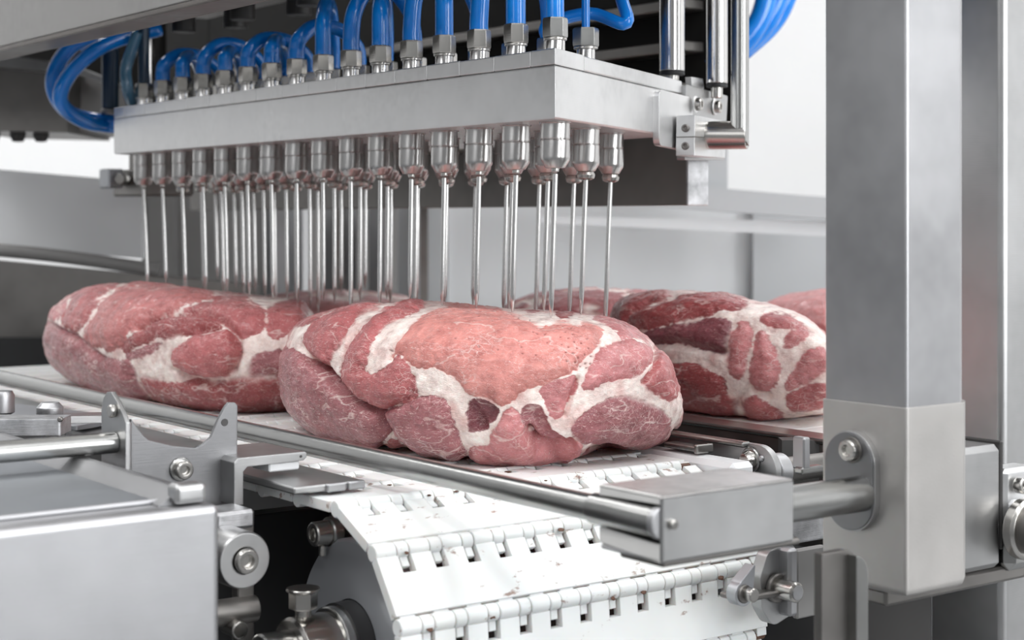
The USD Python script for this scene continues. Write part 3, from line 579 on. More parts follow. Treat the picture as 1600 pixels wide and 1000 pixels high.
def meat(name, label, c, ext, power, sil, muscles, sub, seed, creases=(), base=(.40, .095, .10), yaw=0.0, bulge=1.0, lump=.004, grow=1.0, marks=()):
    c, ext = np.array(c, float), np.array(ext, float)
    d = trimesh.creation.icosphere(sub); F = d.faces; D = d.vertices * ext
    ca, sa = math.cos(yaw), math.sin(yaw); Rm = np.array([[ca, -sa, 0], [sa, ca, 0], [0, 0, 1]])
    k_ = .016
    if sil is not None:
        S = smooth_poly(sil, 1); lo, hi = S.min(0) - 60, S.max(0) + 60
        gx, gy = np.arange(lo[0], hi[0], 3.0), np.arange(lo[1], hi[1], 3.0)
        G = -sdf(np.stack(np.meshgrid(gx, gy), -1).reshape(-1, 2), S).reshape(len(gy), len(gx))
    lo_, hi_ = np.full(len(D), .02), np.full(len(D), 1.6)
    def field(p):
        q = (p - c) @ Rm / ext
        b = ((np.abs(q) ** power).sum(1) ** (1 / power) - 1) * ext.min()
        fl = (ZB + .0003) - p[:, 2]
        f = np.maximum(b, fl) + np.maximum(k_ * .35 - np.abs(b - fl), 0) ** 2 / (4 * k_ * .35)
        if sil is not None:
            x, y, dd = proj(p)
            s = map_coordinates(G, [(y - lo[1]) / 3, (x - lo[0]) / 3], order=1, mode='nearest') * dd / FPX
            f = np.maximum(f, s) + np.maximum(k_ - np.abs(f - s), 0) ** 2 / (4 * k_)
        return f
    Dw = D @ Rm.T
    for _ in range(26):
        m = (lo_ + hi_) / 2; out = field(c + Dw * m[:, None]) > 0
        hi_ = np.where(out, m, hi_); lo_ = np.where(out, lo_, m)
    v = c + Dw * lo_[:, None]
    M = trimesh.Trimesh(v, F, process=False)
    trimesh.smoothing.filter_taubin(M, iterations=6); v = np.array(M.vertices)
    n = np.array(M.vertex_normals)
    x, y, dd = proj(v); P = np.stack([x, y], 1)
    view = (EYEP - v); view /= np.linalg.norm(view, axis=1)[:, None]
    fw = np.clip(((n * view).sum(1) + .12) / .2, 0, 1) * (1 if muscles else 0)
    # a pattern of its own for the sides away from the mapped cut
    wv = (v - c) * np.array([14, 9, 16]) + seed * 3.1
    t = fbm(wv + 1.2 * fbm(wv * .6, 3, seed)[:, None], 4, seed); rid = np.abs(t - .5) * 2
    own = np.clip((rid - .05) / .07, 0, 1)
    tone = .78 + .5 * fbm((v - c) * 10 + 7, 3, seed + 5)[:, None]
    col_own = (1 - own)[:, None] * FAT + own[:, None] * np.array(base) * tone
    h_own = .0035 * own * bulge
    col, h, lean = col_own, h_own, own
    if muscles:
        wob = (fbm(v * 280, 3, seed + 1) - .5) * 8.0 + (fbm(v * 75, 3, seed + 2) - .5) * 12.0
        act = fw > 0; Pa = P[act]; na = len(Pa)
        best = np.full(na, -1e3); second = np.full(na, -1e3); mc = np.zeros((na, 3)); mv = np.ones(na); mb = np.zeros(na)
        for poly, rgb, bl in muscles:
            S_ = smooth_poly(poly, 2); lo2, hi2 = S_.min(0) - 25, S_.max(0) + 25
            near = ((Pa > lo2) & (Pa < hi2)).all(1)
            s_ = sdf(Pa[near], S_); idx = np.where(near)[0]; up = s_ > best[idx]
            second[idx] = np.maximum(second[idx], np.where(up, best[idx], s_))
            best[idx[up]] = s_[up]; mc[idx[up]] = rgb; mv[idx[up]] = MARB.get(rgb, 1.0); mb[idx[up]] = bl
        sd = np.minimum(best + grow, (best - second) * .5 - .9) + wob[act] * np.clip(1 - np.abs(best) / 30, .3, 1)
        soft = 1.0 + 12 * np.clip(fbm(v[act] * 22, 2, seed + 14) - .5, 0, 1) * 2
        le = np.clip((sd + soft) / (2 * soft), 0, 1); le = le * le * (3 - 2 * le)
        # thin streaks of fat that run into the muscles
        st = fbm((v[act] - c) * np.array([30, 22, 60]) + 9, 4, seed + 9); stk = np.clip(1 - np.abs(st - .5) / .018, 0, 1) * (fbm(v[act] * 26, 2, seed + 3) > .5)
        le2 = le * (1 - .55 * stk * np.clip(sd / 6, 0, 1))
        tn = (.80 + .42 * fbm(v[act] * 34, 4, seed + 4))[:, None]
        fat = FAT * (.88 + .24 * fbm(v[act] * 60, 3, seed + 6))[:, None] * np.array([1, 1, 1]) ; blush = np.clip(fbm(v[act] * 45, 3, seed + 8) - .56, 0, 1)[:, None] * 2.6
        fat = fat * (1 - blush) + np.array([.62, .27, .25]) * blush
        cm = (1 - le2)[:, None] * fat + le2[:, None] * mc * tn
        hm = le * mb * .0052 * (1 - np.exp(-np.maximum(sd, 0) / 11)) - .0006 * le
        for mx_, my_, mr_ in marks:          # old needle marks: small dark red punctures
            q = np.hypot(Pa[:, 0] - mx_, (Pa[:, 1] - my_) * 1.5); e_ = np.exp(-(q / mr_) ** 2); cm = cm * (1 - .75 * e_[:, None]) + np.array([.10, .012, .012]) * .75 * e_[:, None]; hm = hm - .0012 * e_
        for poly, dep, wid in creases:
            q, _ = seg_dist(Pa, poly, False); hm = hm - dep * np.exp(-(q / wid) ** 2)
        fa = fw[act]
        col = col_own.copy(); h = h_own.copy(); lean = own.copy()
        col[act] = cm * fa[:, None] + col_own[act] * (1 - fa)[:, None]; h[act] = hm * bulge * fa + h_own[act] * (1 - fa); lean[act] = le2 * mv * fa + own[act] * (1 - fa)
    h = h + lump * (fbm((v - c) * 16, 3, seed + 11) - .5) * 2 + .0011 * (fbm((v - c) * 120, 3, seed + 12) - .5) * 2 + .0013 * (fbm((v - c) * np.array([75, 28, 110]), 3, seed + 13) - .5) * 2 * lean
    flat_ = np.clip((v[:, 2] - ZB) / .006, 0, 1)
    v = v + n * (h * flat_)[:, None]
    v[:, 2] = np.maximum(v[:, 2], ZB + .0002)
    MEATS.append(v)
    b = np.array([c[0], c[1], ZB])
    path = '/World/' + uname('/World', name)
    g = usdkit.mesh(stage, path, trimesh.Trimesh(v - b, F, process=False), MAT['raw_pork'], smooth=True)
    g.AddTranslateOp().Set(Gf.Vec3d(*map(float, b)))
    api = UsdGeom.PrimvarsAPI(g)
    api.CreatePrimvar('tissue', Sdf.ValueTypeNames.Color3fArray, 'vertex').Set(Vt.Vec3fArray.FromNumpy(np.clip(col, 0, 1).astype(np.float32)))
    api.CreatePrimvar('lean', Sdf.ValueTypeNames.FloatArray, 'vertex').Set(Vt.FloatArray.FromNumpy(np.clip(lean, 0, 1.6).astype(np.float32)))
    cd(g.GetPrim(), label=label, category='meat', group='raw pork joints on the belts')

PINK, ROSE, DEEP, SALM, PURP, DARK = (.55, .20, .205), (.44, .122, .125), (.31, .062, .064), (.66, .255, .225), (.33, .112, .122), (.20, .05, .062)
MARB.update({PURP: 1.35, SALM: .95, PINK: 1.1, DARK: .6})
front_sil = [(436, 600), (438, 548), (449, 510), (468, 490), (500, 477), (545, 468), (600, 466), (660, 470), (720, 477), (790, 484), (850, 487), (905, 489), (950, 493), (985, 506), (1010, 527), (1030, 546), (1052, 568), (1066, 600), (1076, 630), (1073, 662), (1062, 690), (1044, 706), (1010, 716), (975, 720), (955, 714), (940, 708), (930, 722), (905, 727), (890, 732), (865, 738), (800, 737), (765, 738), (738, 732), (700, 727), (655, 719), (615, 712), (570, 706), (530, 697), (490, 684), (462, 664), (444, 640)]
front_m = [
 ([(449, 510), (463, 495), (484, 480), (511, 471), (550, 466), (529, 477), (508, 491), (493, 503), (481, 508), (466, 512)], ROSE, .8),
 ([(472, 533), (478, 518), (494, 504), (517, 488), (550, 473), (592, 466), (610, 468), (589, 479), (565, 489), (550, 503), (538, 521), (526, 542), (514, 560), (505, 573), (493, 569), (484, 557), (475, 543)], ROSE, 1.2),
 ([(529, 584), (533, 560), (541, 536), (556, 518), (580, 497), (598, 485), (622, 474), (646, 470), (664, 474), (652, 482), (634, 488), (610, 500), (593, 518), (583, 539), (574, 560), (566, 578), (577, 590), (589, 584), (604, 572), (616, 557), (622, 551), (628, 563), (640, 584), (650, 602), (647, 617), (637, 629), (616, 632), (596, 642), (577, 635), (556, 624), (538, 609), (530, 596)], ROSE, 1.4),
 ([(606, 560), (616, 536), (637, 515), (648, 503), (667, 486), (700, 476), (760, 481), (800, 491), (831, 503), (847, 513), (871, 502), (886, 505), (906, 511), (911, 504), (935, 513), (944, 522), (929, 543), (911, 559), (899, 580), (886, 589), (871, 589), (841, 604), (816, 606), (801, 626), (780, 635), (765, 622), (730, 617), (710, 590), (679, 569), (661, 575), (646, 569), (628, 557), (620, 548)], SALM, 1.0),
 ([(432, 545), (457, 544), (475, 552), (490, 566), (506, 575), (526, 602), (541, 617), (559, 632), (592, 643), (598, 656), (610, 677), (595, 695), (589, 712), (540, 712), (480, 700), (440, 670), (428, 620), (428, 584)], PURP, 1.5),
 ([(598, 644), (610, 635), (637, 632), (658, 621), (685, 620), (697, 632), (706, 656), (715, 677), (727, 704), (731, 732), (700, 732), (670, 724), (646, 710), (625, 692), (610, 677), (601, 662)], PURP, 1.5),
 ([(595, 701), (610, 689), (625, 695), (652, 717), (634, 722), (606, 716)], ROSE, .8),
 ([(727, 635), (736, 623), (757, 620), (767, 629), (780, 644), (774, 660), (758, 672), (740, 681), (728, 665)], DARK, -.9),
 ([(831, 684), (844, 699), (871, 702), (892, 693), (909, 690), (906, 705), (892, 727), (871, 742), (838, 740), (795, 730), (755, 742), (738, 738), (732, 705), (745, 695), (768, 699), (766, 676), (782, 655), (790, 640), (806, 640), (814, 660), (825, 681)], PINK, 1.5),
 ([(813, 647), (825, 632), (841, 635), (853, 650), (865, 672), (889, 693), (868, 702), (844, 699), (828, 681), (819, 666)], PURP, -1.2),
 ([(841, 611), (862, 599), (877, 589), (902, 586), (903, 599), (892, 623), (883, 650), (868, 660), (859, 647), (853, 626)], PINK, .3),
 ([(920, 583), (929, 562), (941, 544), (972, 528), (1002, 531), (1019, 541), (1022, 559), (1014, 574), (996, 586), (972, 591), (950, 597), (929, 608), (911, 611), (914, 596)], PINK, 1.0),
 ([(923, 494), (953, 491), (985, 502), (1008, 519), (1019, 534), (993, 530), (972, 527), (963, 516), (947, 507)], PINK, .4),
 ([(1027, 543), (1042, 548), (1055, 562), (1059, 583), (1061, 611), (1054, 623), (1039, 624), (1021, 614), (1005, 599), (1014, 586), (1024, 571)], ROSE, .9),
 ([(895, 666), (911, 650), (935, 635), (960, 623), (984, 621), (1008, 629), (1033, 638), (1048, 653), (1051, 672), (1045, 699), (1024, 712), (1002, 716), (981, 722), (963, 718), (950, 704), (929, 695), (911, 690), (895, 681)], PURP, .8),
 ([(892, 724), (905, 711), (929, 708), (938, 719), (917, 730)], PINK, .6),
 ([(816, 484), (834, 479), (847, 484), (831, 490)], ROSE, .3), ([(868, 490), (883, 481), (899, 484), (895, 495), (874, 496)], DEEP, .3),
 ([(1057, 688), (1073, 668), (1068, 690), (1050, 704)], DEEP, .3)]
front_c = [([(484, 560), (506, 578), (528, 606), (556, 630), (590, 646), (600, 664), (612, 682)], .012, 6), ([(622, 690), (660, 717)], .004, 5), ([(826, 676), (842, 698), (868, 703), (892, 694)], .012, 7), ([(641, 590), (640, 618), (598, 645)], .003, 5),
           ([(560, 575), (574, 545), (590, 515)], -.002, 8), ([(606, 560), (618, 535), (636, 516)], .004, 4), ([(529, 590), (536, 550), (556, 516)], .004, 4), ([(470, 540), (482, 560), (500, 575)], .003, 4), ([(884, 650), (897, 610), (904, 590)], .004, 4), ([(1024, 545), (1026, 570), (1008, 596)], .004, 4), ([(930, 716), (950, 708), (985, 716)], .02, 11), ([(735, 640), (750, 668)], .004, 10)]
rm = np.random.default_rng(8)
front_marks = [(868 + 11 * i + 3.2 * j + rm.uniform(-2.5, 2.5), 512 + 11 * j + 3 * i + rm.uniform(-2.5, 2.5), rm.uniform(1.2, 2.2)) for i in range(5) for j in range(6) if rm.random() < .85]
front_marks += [(rm.uniform(650, 880), rm.uniform(488, 560), rm.uniform(1.0, 1.8)) for _ in range(26)] + [(526, 490, 2.6), (608, 545, 2.2)]
meat('pork_neck', 'large boneless pork neck under the needles in the centre, nearest to the viewer', (.812, 1.135, 1.018), (.135, .205, .066), 2.7, front_sil, front_m, 8, 3, front_c, grow=1.5, marks=front_marks)

L = lambda p: crop(30, 420, .28125, p)
left_sil = L([(43, 320), (60, 268), (120, 158), (220, 98), (330, 62), (450, 54), (560, 58), (700, 78), (820, 98), (950, 115), (1180, 150), (1400, 168), (1500, 165), (1600, 200), (1680, 400), (1660, 700), (1540, 830), (1380, 852), (1250, 857), (1080, 850), (1000, 838), (900, 815), (760, 790), (600, 770), (420, 735), (280, 702), (190, 682), (138, 620), (98, 560), (73, 440), (66, 390)])
left_m = [(L(p), c_, b_) for p, c_, b_ in [
 ([(140, 170), (180, 130), (260, 90), (330, 60), (300, 110), (270, 170), (250, 210), (225, 235), (190, 290), (140, 250)], PINK, .8),
 ([(250, 270), (270, 200), (310, 120), (350, 68), (450, 52), (560, 58), (640, 66), (560, 90), (480, 120), (430, 180), (400, 230), (370, 290), (340, 320), (300, 350), (260, 325)], ROSE, 1.2),
 ([(370, 330), (400, 270), (440, 190), (520, 130), (640, 78), (740, 85), (900, 112), (1080, 145), (1070, 170), (900, 195), (850, 235), (720, 255), (680, 300), (600, 370), (570, 410), (500, 460), (480, 420), (400, 440), (365, 390)], (.52, .17, .165), 1.2),
 ([(580, 430), (640, 360), (720, 290), (800, 255), (920, 245), (1040, 265), (1120, 310), (1130, 330), (1020, 350), (900, 360), (800, 385), (700, 420), (600, 460)], DEEP, .9),
 ([(850, 500), (880, 450), (960, 400), (1050, 360), (1120, 325), (1180, 350), (1215, 410), (1220, 480), (1180, 560), (1130, 600), (1050, 600), (960, 580), (880, 550)], ROSE, 2.6),
 ([(1080, 160), (1180, 160), (1300, 185), (1370, 260), (1350, 330), (1280, 370), (1220, 380), (1190, 330), (1130, 280), (1060, 250), (950, 240), (900, 230), (960, 200)], ROSE, .8),
 ([(1310, 490), (1420, 460), (1500, 480), (1500, 600), (1300, 610), (1280, 580)], PURP, .7),
 ([(55, 310), (140, 280), (210, 330), (310, 370), (390, 440), (470, 500), (560, 520), (620, 520), (640, 600), (700, 680), (780, 740), (770, 800), (600, 790), (420, 760), (280, 720), (180, 700), (120, 640), (80, 560), (55, 440), (45, 380)], PURP, 1.2),
 ([(900, 645), (980, 615), (1100, 640), (1250, 620), (1500, 600), (1600, 750), (1500, 860), (1380, 880), (1250, 880), (1080, 870), (950, 850), (800, 790), (700, 690), (660, 600), (780, 640)], DEEP, 1.2),
 ([(600, 480), (700, 420), (790, 390), (740, 450), (640, 500)], PURP, .5),
 ([(1370, 250), (1460, 180), (1600, 190), (1580, 290), (1440, 400), (1390, 350)], ROSE, .5)]]
left_c = [(L(p), a_, b_) for p, a_, b_ in [([(130, 270), (210, 330), (310, 375), (390, 445), (470, 500)], .005, 4), ([(660, 330), (740, 280), (830, 248), (950, 242), (1060, 258), (1150, 300), (1210, 370), (1225, 470), (1190, 560)], .007, 5), ([(850, 560), (980, 612), (1130, 640)], .004, 5), ([(400, 270), (440, 190), (520, 130)], .004, 4), ([(1010, 345), (1130, 330)], .004, 5)]]
meat('pork_neck', 'pork neck under the far needles at the left, a round muscle on its side', (.805, 1.612, 1.02), (.135, .262, .066), 2.7, left_sil, left_m, 7, 11, left_c, grow=4.0, marks=[(436, 488, 2.4), (420, 480, 2), (300, 460, 1.6), (330, 470, 1.6), (380, 472, 1.8)])

B = lambda p: crop(860, 440, .275, p)
back_sil = B([(345, 190), (360, 126), (420, 86), (520, 66), (620, 50), (740, 52), (860, 58), (940, 76), (1050, 96), (1160, 126), (1260, 146), (1370, 186), (1450, 226), (1520, 276), (1600, 350), (1660, 450), (1670, 600), (1600, 760), (1440, 808), (1300, 835), (1190, 835), (1080, 826), (950, 815), (790, 790), (600, 740), (430, 560), (350, 340)])
back_m = [(B(p), c_, b_) for p, c_, b_ in [
 ([(355, 180), (375, 115), (430, 80), (560, 58), (640, 66), (700, 78), (620, 100), (540, 120), (480, 140), (420, 180), (440, 260), (400, 300)], DEEP, 1.0),
 ([(430, 200), (520, 130), (700, 90), (900, 72), (1050, 105), (1150, 140), (1000, 160), (880, 190), (800, 215), (700, 240), (560, 270), (480, 290)], DEEP, 1.0),
 ([(470, 310), (600, 270), (720, 250), (850, 220), (950, 215), (1060, 240), (1020, 300), (1010, 380), (980, 400), (880, 380), (780, 350), (700, 340), (600, 350), (520, 360)], DARK, 1.2),
 ([(560, 480), (700, 470), (800, 475), (900, 500), (980, 540), (1000, 620), (1040, 680), (1060, 770), (1000, 810), (800, 790), (600, 740)], DEEP, 1.1),
 ([(1020, 300), (1060, 240), (1130, 230), (1160, 290), (1140, 400), (1110, 500), (1080, 560), (1040, 520), (1010, 440)], PINK, .8),
 ([(1160, 330), (1190, 260), (1250, 330), (1300, 420), (1310, 500), (1280, 590), (1220, 640), (1150, 600), (1140, 520), (1150, 430)], PINK, 1.2),
 ([(1330, 330), (1380, 280), (1450, 270), (1460, 310), (1420, 350), (1340, 390)], PINK, .6), ([(1360, 560), (1400, 480), (1450, 400), (1560, 370), (1600, 480), (1480, 560), (1400, 600), (1340, 610)], PINK, 1.0),
 ([(1090, 700), (1160, 640), (1240, 700), (1330, 770), (1330, 840), (1200, 850), (1130, 810)], ROSE, 1.2), ([(1340, 650), (1440, 600), (1555, 570), (1640, 640), (1550, 700), (1450, 730), (1360, 740)], ROSE, 1.0),
 ([(1180, 200), (1300, 180), (1440, 240), (1400, 270), (1300, 260), (1220, 250)], ROSE, .6)]]
back_c = [(B(p), a_, b_) for p, a_, b_ in [([(560, 355), (700, 345), (880, 385), (1000, 405)], .005, 7), ([(430, 195), (540, 125), (700, 90)], .004, 6), ([(1060, 690), (1130, 600), (1240, 650)], .004, 6)]]
meat('pork_neck', 'dark red pork neck on the second belt at the back right, next to the column', (1.20, 1.165, 1.02), (.145, .21, .068), 2.7, back_sil, back_m, 7, 23, back_c, grow=2.5)
meat('pork_neck', 'pork piece partly hidden behind the column at the far right of the second belt', (1.57, 1.33, 1.008), (.14, .17, .058), 2.5, None, None, 6, 31, base=(.46, .14, .14))
meat('pork_neck', 'pork piece seen low behind the three needles at the short end of the head', (1.285, 1.53, 1.012), (.125, .13, .053), 2.4, None, None, 6, 44, base=(.36, .09, .10))
meat('pork_neck', 'pale pork piece far behind the needles between the two nearest joints', (1.155, 1.935, 1.006), (.12, .17, .045), 2.4, None, None, 5, 57, base=(.42, .16, .16))
# ------------------------------------------------------------------ the needle head
XR1 = .80; Y1, DY = 1.010, .0513
CR = RT * .31 + FW * .951; CW = RT * .40 + FW * .9165           # direction of the needle rows' offset, and of the head's short side
P0 = np.array([.773, .976, 0]); NC = np.array([CW[1], -CW[0], 0])
ZT, ZC, ZM = 1.2815, 1.2690, 1.2275
LEN = 1.802 - .976
hd_ = Thing('needle_head', 'long brushed steel injector head carrying rows of needles above the meat', 'injector head', (1.0, 1.35, ZM))
def quad(o, u, lu, v, lv, z0, z1, b=.0010):
    o = np.array([o[0], o[1], 0]); c = [o, o + u * lu, o + u * lu + v * lv, o + v * lv]; cen = sum(c) / 4
    pts = []
    for q in c:
        i = (cen - q) / np.linalg.norm(cen - q)
        pts += [q + UP * (z0 + b), q + UP * (z1 - b), q + i * b * 1.4 + UP * z0, q + i * b * 1.4 + UP * z1]
    return hull(pts)
SD = .315
hd_.part('body', quad(P0, AX, LEN, CW, SD - .03, ZM, ZC - .0003, .0014), 'aluminium')
# cover blocks along the front edge, one beside each needle, then a deck plate
seams = [868, 829, 772, 718, 667, 617, 571, 525, 482, 441, 400, 362, 326, 291, 258, 226, 195, 178]
ys = [onX(px, 90, .773)[1] for px in seams]
ys[0], ys[-1] = .976, .976 + LEN
for i in range(len(ys) - 1):
    o = P0 + AX * (ys[i] - .976 + .0002)
    hd_.part('cover_block', quad(o, AX, ys[i + 1] - ys[i] - .0004, CW, .062 - .0003, ZC, ZT - .0002 * (i % 3), .0006), 'aluminium')
hd_.part('deck_plate', quad(P0 + CW * .062, AX, LEN, CW, SD - .062, ZC, ZT - .0006, .0008), 'aluminium')
hd_.part('end_block', quad(P0 + CW * (SD + .0005), AX, LEN, CW, .03, ZC - .004, ZT - .007, .0008), 'aluminium')
def surf(x, y):
    best = -1
    for M in MEATS:
        v = M; k_ = (np.abs(v[:, 0] - x) < .0035) & (np.abs(v[:, 1] - y) < .0035)
        if k_.any(): best = max(best, v[k_, 2].max())
    return best
rng = np.random.default_rng(5)
def holder(x, y, row):
    p = np.array([x, y, 0])
    prof = [(.0078, 1.1915), (.0113, 1.1972), (.0116, 1.2000), (.0116, 1.2132), (.0110, 1.2134), (.0110, 1.2141), (.0116, 1.2143), (.0116, 1.2265), (.0128, 1.2268), (.0128, ZM)]
    hp = hd_.part('needle_holder', lathe(prof, p, UP, 28), 'holder_steel')
    hd_.part('nozzle', lathe([(.0028, 1.1885), (.0030, 1.1890), (.0030, 1.1916)] if row == 0 else [(.0038, 1.184), (.0072, 1.1855), (.0080, 1.1885), (.0066, 1.1917)], p, UP, 18), 'nickel', parent=hp)
    px, py, dd = proj(np.array([x, y, 1.13]))
    zs = surf(x, y); zt_ = (zs - .003) if zs > 1.0 else (1.072 + rng.uniform(-.012, .004))
    zt_ = min(max(zt_, 1.045), 1.082)
    lean = (-7 + 13 * (867 - px) / 640) / FPX * dd * min(1, (1.19 - zt_) / .117)
    top, tip = p + UP * 1.187, p + UP * zt_ + RT * lean
    ax = (tip - top); L = np.linalg.norm(ax)
    hd_.part('needle', lathe([(.0021, 0), (.0021, L - .018), (.0017, L - .010), (.0003, L)], top, ax, 14), 'steel_polished', parent=hp)
spots = [[], [], []]
for row in range(3):
    for i in range(16):
        q = np.array([XR1, Y1 + DY * i, 0]) + CR * (0, .09, .172)[row]
        spots[row].append(q); holder(q[0], q[1], row)
# fittings on the deck
for row in range(2):
    for i in range(16):
        q = spots[row][i] - BX * .0; z = ZT - .001
        if row == 0: zb, zn, rn = z, z + .0135, .0101
        else: zb, zn, rn = z, z + .0115 + .004 * (i == 0), .0098 + .0014 * (i == 0)
        fp = hd_.part('fitting', lathe([(.0079, 0), (.0079, zn - z - .002), (.0070, zn - z)], q + UP * z, UP, 24), 'steel_polished')
        n_ = lathe([(rn * .96, 0), (rn, .001), (rn, .0138), (rn * .93, .0155), (0, .0155)], q + UP * zn, UP, 6)
        hd_.part('nut', n_, 'nickel' if i else 'steel_rod', parent=fp); hd_.part('nut_ring', cyl(q + UP * (zn - .0025), q + UP * zn, rn * .93, .0006, 24), 'nickel', parent=fp)
# short end: bracket plates, bolts, clamp and handle tube
def onC(px, py, off=0): return onP(px, py, P0 + NC * off, NC)
def cplate(name, poly, off, t, m_, rad=.004):
    pts = [onC(x, y, off + t) for x, y in poly]; o = pts[0]
    g = Polygon([((p - o) @ CW, (p - o) @ UP) for p in pts]).buffer(-rad).buffer(rad, 6)
    return hd_.part(name, prism(g, o - NC * t, CW, UP, NC, t), m_)
cplate('end_plate', [(1030, 139), (1083, 153), (1081, 237), (1030, 227)], .0, .006, 'aluminium', .0075)
cplate('rear_end_plate', [(1072, 132), (1137, 150), (1132, 250), (1070, 250)], -.004, .008, 'steel_brushed', .002)
cplate('notch_tab', [(1080, 120), (1098, 123), (1100, 140), (1081, 134)], -.006, .006, 'aluminium', .001)
for px, py in ((1086, 163), (1116, 167)):
    pb = onC(px, py, .0045 if px > 1100 else .0085); a_, b_ = bolt(pb, NC, .0062, .007); hd_.part('bolt', a_, 'nickel'); hd_.part('washer', cyl(pb, pb + NC * .0015, .0082), 'aluminium')
cl = Thing('handle_clamp', 'square steel clamp block with two small socket screws gripping the handle tube', 'clamp', onC(1098, 240, .02))
def cpr(poly, off, t):
    pts = [onC(x, y, off + t) for x, y in poly]; o = pts[0]
    return prism([((p - o) @ CW, (p - o) @ UP) for p in pts], o - NC * t, CW, UP, NC, t)
cl.part('clamp_block', cpr([(1086, 180), (1136, 190), (1133, 247), (1085, 243)], .0085, .0175), 'aluminium')
cl.part('clamp_split', cpr([(1086, 213), (1100, 214), (1100, 215.2), (1086, 214.2)], .009, .0176), 'steel_dark')
for py in (200, 228):
    pb = onC(1086, py, .026) - NC * .0087; a_, b_ = bolt(pb, -CW, .0036, .003); cl.part('socket_screw', a_, 'steel_dark')
hb = Thing('handle_tube', 'bent steel handle tube with a mitred corner at the end of the needle head', 'handle', onC(1130, 230, .02))
t0 = onC(1100, 212, .022); dT = np.linalg.norm((t0 - EYEP) @ FW); dV = (t0 - EYEP) @ FW
tc = onD(1155, 211, dV - .01)
def arm(p, q, r0): return to_m(cyl(p, q, r0, .0004, 32))
hm = arm(t0 - .004 * (tc - t0) / np.linalg.norm(tc - t0), tc + (tc - t0) / np.linalg.norm(tc - t0) * .0075, .0132)
mn = (RT + UP * .9) / np.linalg.norm(RT + UP * .9)
hm = hm.trim_by_plane(tuple(float(v) for v in -mn), float(-mn @ (tc + RT * .006)))
hb.part('lower_arm', V(hm), 'nickel', smooth=40)
hb.part('upright', V(to_m(cyl(tc - UP * .02 - FW * .004, tc + UP * .62 - FW * .004, .0084, .0006, 30)).trim_by_plane(tuple(float(v) for v in mn), float(mn @ (tc - RT * .001)))), 'steel_rod')
# lifting rods
for (px, py, dd, rr, lab) in ((1050, 112, 1.56, .0121, 'front polished lift rod rising from the end of the needle head'), (1120, 131, 1.60, .0105, 'rear dark reflective lift rod beside the handle tube')):
    p = onD(px, py, dd); L_ = Thing('lift_rod', lab, 'rod', p)
    L_.part('rod', cyl(p, p + UP * .62, rr, .001, 40), 'steel_polished'); L_.part('rod_seal', lathe([(rr * .96, -.0035), (rr * 1.0, -.003), (rr * .98, 0)], p, UP, 32), 'black_rubber'); L_.part('piston', cyl(p - UP * .014, p, rr * .55), 'nickel')
# left end poles
p = onD(230, 152, 1.98); single('guide_pole', cyl(np.array([p[0], p[1], ZT]), np.array([p[0], p[1], 1.9]), .0085), 'steel_polished', 'slim polished pole at the far left end of the needle head', 'pole')
p = onD(172, 170, 2.02); T = Thing('air_cylinder', 'dark blue upright cylinder left of the needle head', 'cylinder', p)
T.part('cylinder', cyl(p, p + UP * .25, .0105, .001, 24), 'hose_dark'); T.part('end_cap', cyl(p - UP * .006, p, .0115, .001, 24), 'steel_dark')
# beam behind the needles and its left clamp
bm = Thing('cross_beam', 'dark heavy steel beam behind the needles with a worn bright end face', 'beam', (1.15, 1.7, 1.165))
ye = onX(1075, 323, 1.11)[1]; zl, zh = 1.1655, 1.235
bm.part('beam', box((1.11, ye + .002, zl), (1.138, 2.3, zh), .001), 'steel_dark'); bm.part('end_face', box((1.1095, ye, zl - .0005), (1.1385, ye + .003, zh), .001), 'steel_worn')
bm.part('hanger_plate', box((1.0, 1.3, 1.2285), (1.138, 2.2, zh)), 'steel_dark')
q = onD(205, 285, 2.12); T = Thing('beam_clamp', 'dark clamp with a square bolt left of the first needles', 'clamp', q)
T.part('clamp_body', box(q + np.array([-.012, -.06, -.018]), q + np.array([.06, .03, .016]), .002), 'steel_dark'); q2 = onD(172, 280, 2.1); T.part('clamp_bolt', box(q2 - np.array([.011, .02, .012]), q2 + np.array([.010, .01, .013]), .002), 'cast_grey'); T.part('clamp_pin', cyl(q2 + np.array([.0, -.03, .0]), q + np.array([.0, .0, .0]), .007), 'steel_dark')
T.part('hanger', box(q + np.array([.005, -.005, .014]), q + np.array([.03, .02, .07]), .002), 'steel_dark'); sb_ = onD(202, 279, 2.09); T.part('screw', cyl(sb_, sb_ - FW * .01, .004), 'nickel')

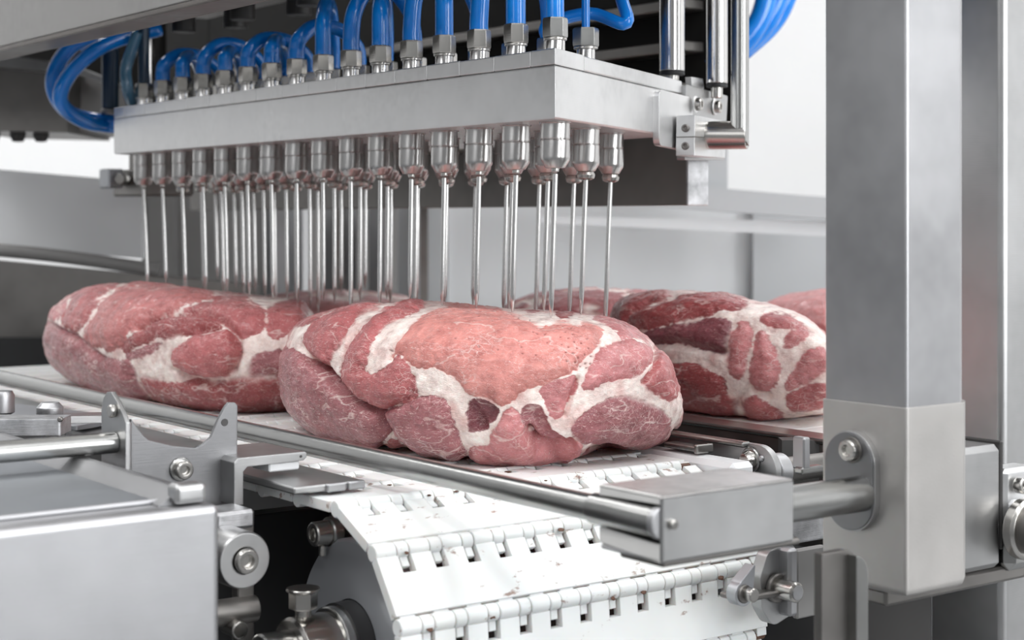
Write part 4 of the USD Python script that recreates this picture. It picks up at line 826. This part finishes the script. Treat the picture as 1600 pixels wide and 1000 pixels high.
# ------------------------------------------------------------------ hoses
ordn = ['first', 'second', 'third', 'fourth', 'fifth', 'sixth', 'seventh', 'eighth', 'ninth', 'tenth', 'eleventh', 'twelfth', 'thirteenth', 'fourteenth', 'fifteenth', 'sixteenth']
zn1, zn2 = ZT - .001 + .0135 + .0152, ZT - .001 + .0115 + .0152
def hose(path, r, label, m_='hose_blue', grp='blue hoses looping over the front fittings'):
    single('hose', tube(path, r, 16, 7), m_, label, 'hose', grp, smooth=True)
for i in range(1, 15):
    a_ = spots[0][i]; b_ = spots[1][i + 1 if i < 15 else i] if i % 2 else spots[1][i - 1]
    s_ = 1 if i % 2 else -1
    hh = (.075, .062, .070, .058, .066, .056, .060, .055)[i] if i < 8 else (.034, .027, .031, .024)[i % 4]
    pts = [a_ + UP * (zn1 - .003), a_ + UP * (zn1 + .010), a_ + UP * (zn1 + hh * .62) + AX * s_ * .003 + BX * .002,
           a_ * .72 + b_ * .28 + UP * (zn1 + hh), a_ * .35 + b_ * .65 + UP * (zn1 + hh * .98), a_ * .06 + b_ * .94 + UP * (zn1 + hh * .55), b_ + UP * (zn2 + .008), b_ + UP * (zn2 - .003)]
    hose(pts, [.0080, .0080, .0079, .0074, .0068, .0062, .0058, .0056], 'blue hose looping back from the %s front fitting left of the head corner' % ordn[i - 1])
a_ = spots[0][0]; hose([a_ + UP * (zn1 - .003), a_ + UP * (zn1 + .02), a_ + UP * (zn1 + .045) + CW * .006, a_ + UP * (zn1 + .08) + CW * .02, np.array([.84, 1.06, 1.424])], .0072, 'thick blue hose rising from the corner fitting of the head', grp=None)
a_ = spots[1][0]; hose([a_ + UP * (zn2 - .003), a_ + UP * (zn2 + .04), a_ + UP * (zn2 + .08) + CW * .004, np.array([a_[0], a_[1], 1.424])], .0035, 'thin blue hose rising from the large nut right of the corner fitting', grp=None)
a_ = spots[0][15]; hose([a_ + UP * (zn1 - .003), a_ + UP * (zn1 + .05), a_ + UP * (zn1 + .12)], .0065, 'dark straight hose on the last fitting at the far left', 'hose_dark', None)
b_ = spots[1][1]; c_ = spots[1][0]
hose([b_ + UP * (zn2 - .003), b_ + UP * (zn2 + .012), b_ * .6 + c_ * .4 + UP * (zn2 + .022) + BX * .03, c_ + UP * (zn2 + .012) + BX * .045, c_ + UP * (zn2 + .05) + BX * .055 + AX * .02, np.array([.95, 1.08, 1.424])], .0056, 'blue hose curling behind the corner fitting', grp=None)
for i in ():
    a_ = spots[2][i]; hose([a_ + UP * (zn2 - .003), a_ + UP * (zn2 + .03), a_ + UP * (zn2 + .07) + BX * .02, a_ + UP * (zn2 + .12) + BX * .02], .0048, 'blue hose rising straight from the back row of fittings', grp='blue hoses of the back row')
def pxs(*pts): return [onD(x, y, dd) for x, y, dd in pts]
hose(pxs((240, 35, 2.00), (185, 52, 1.98), (128, 62, 1.96), (98, 88, 1.96), (83, 122, 1.96), (88, 152, 1.97), (112, 178, 1.99), (150, 188, 2.02), (190, 192, 2.02)), .0092, 'outer big blue hose curving out at the left end of the head', grp=None)
hose(pxs((250, 45, 1.94), (190, 60, 1.92), (150, 78, 1.91), (112, 112, 1.91), (94, 148, 1.91), (104, 172, 1.93), (135, 191, 1.98), (165, 196, 2.02), (195, 198, 2.02)), .0088, 'inner big blue hose curving beside the outer one at the left', grp=None)
hose(pxs((118, 58, 2.02), (135, 72, 2.02), (160, 66, 2.00), (200, 48, 2.00)), .008, 'short blue hose tucked under the hood lip at the left', grp=None)
hose(pxs((216, 50, 1.9), (206, 78, 1.9), (197, 108, 1.9), (199, 138, 1.9), (206, 160, 1.92)), .0068, 'pale blue bowed hose near the slim pole at the left', 'hose_clear', None)
for j, (dx, r_) in enumerate(((0, .013), (26, .012), (48, .011))):
    hose(pxs((1110 + dx, 108 - dx * .5, 1.95 + .01 * j), (1158 + dx, 70 - dx * .62, 1.95 + .02 * j), (1188 + dx * .9, 28 - dx * .7, 1.95 + .02 * j), (1206 + dx * .8, -40 - dx * .5, 1.95 + .02 * j)), r_,
         ['big blue hose of the bundle right of the handle tube, nearest the tube', 'big blue hose in the middle of the bundle right of the handle tube', 'big blue hose on the outside of the bundle right of the handle tube'][j], grp=None)
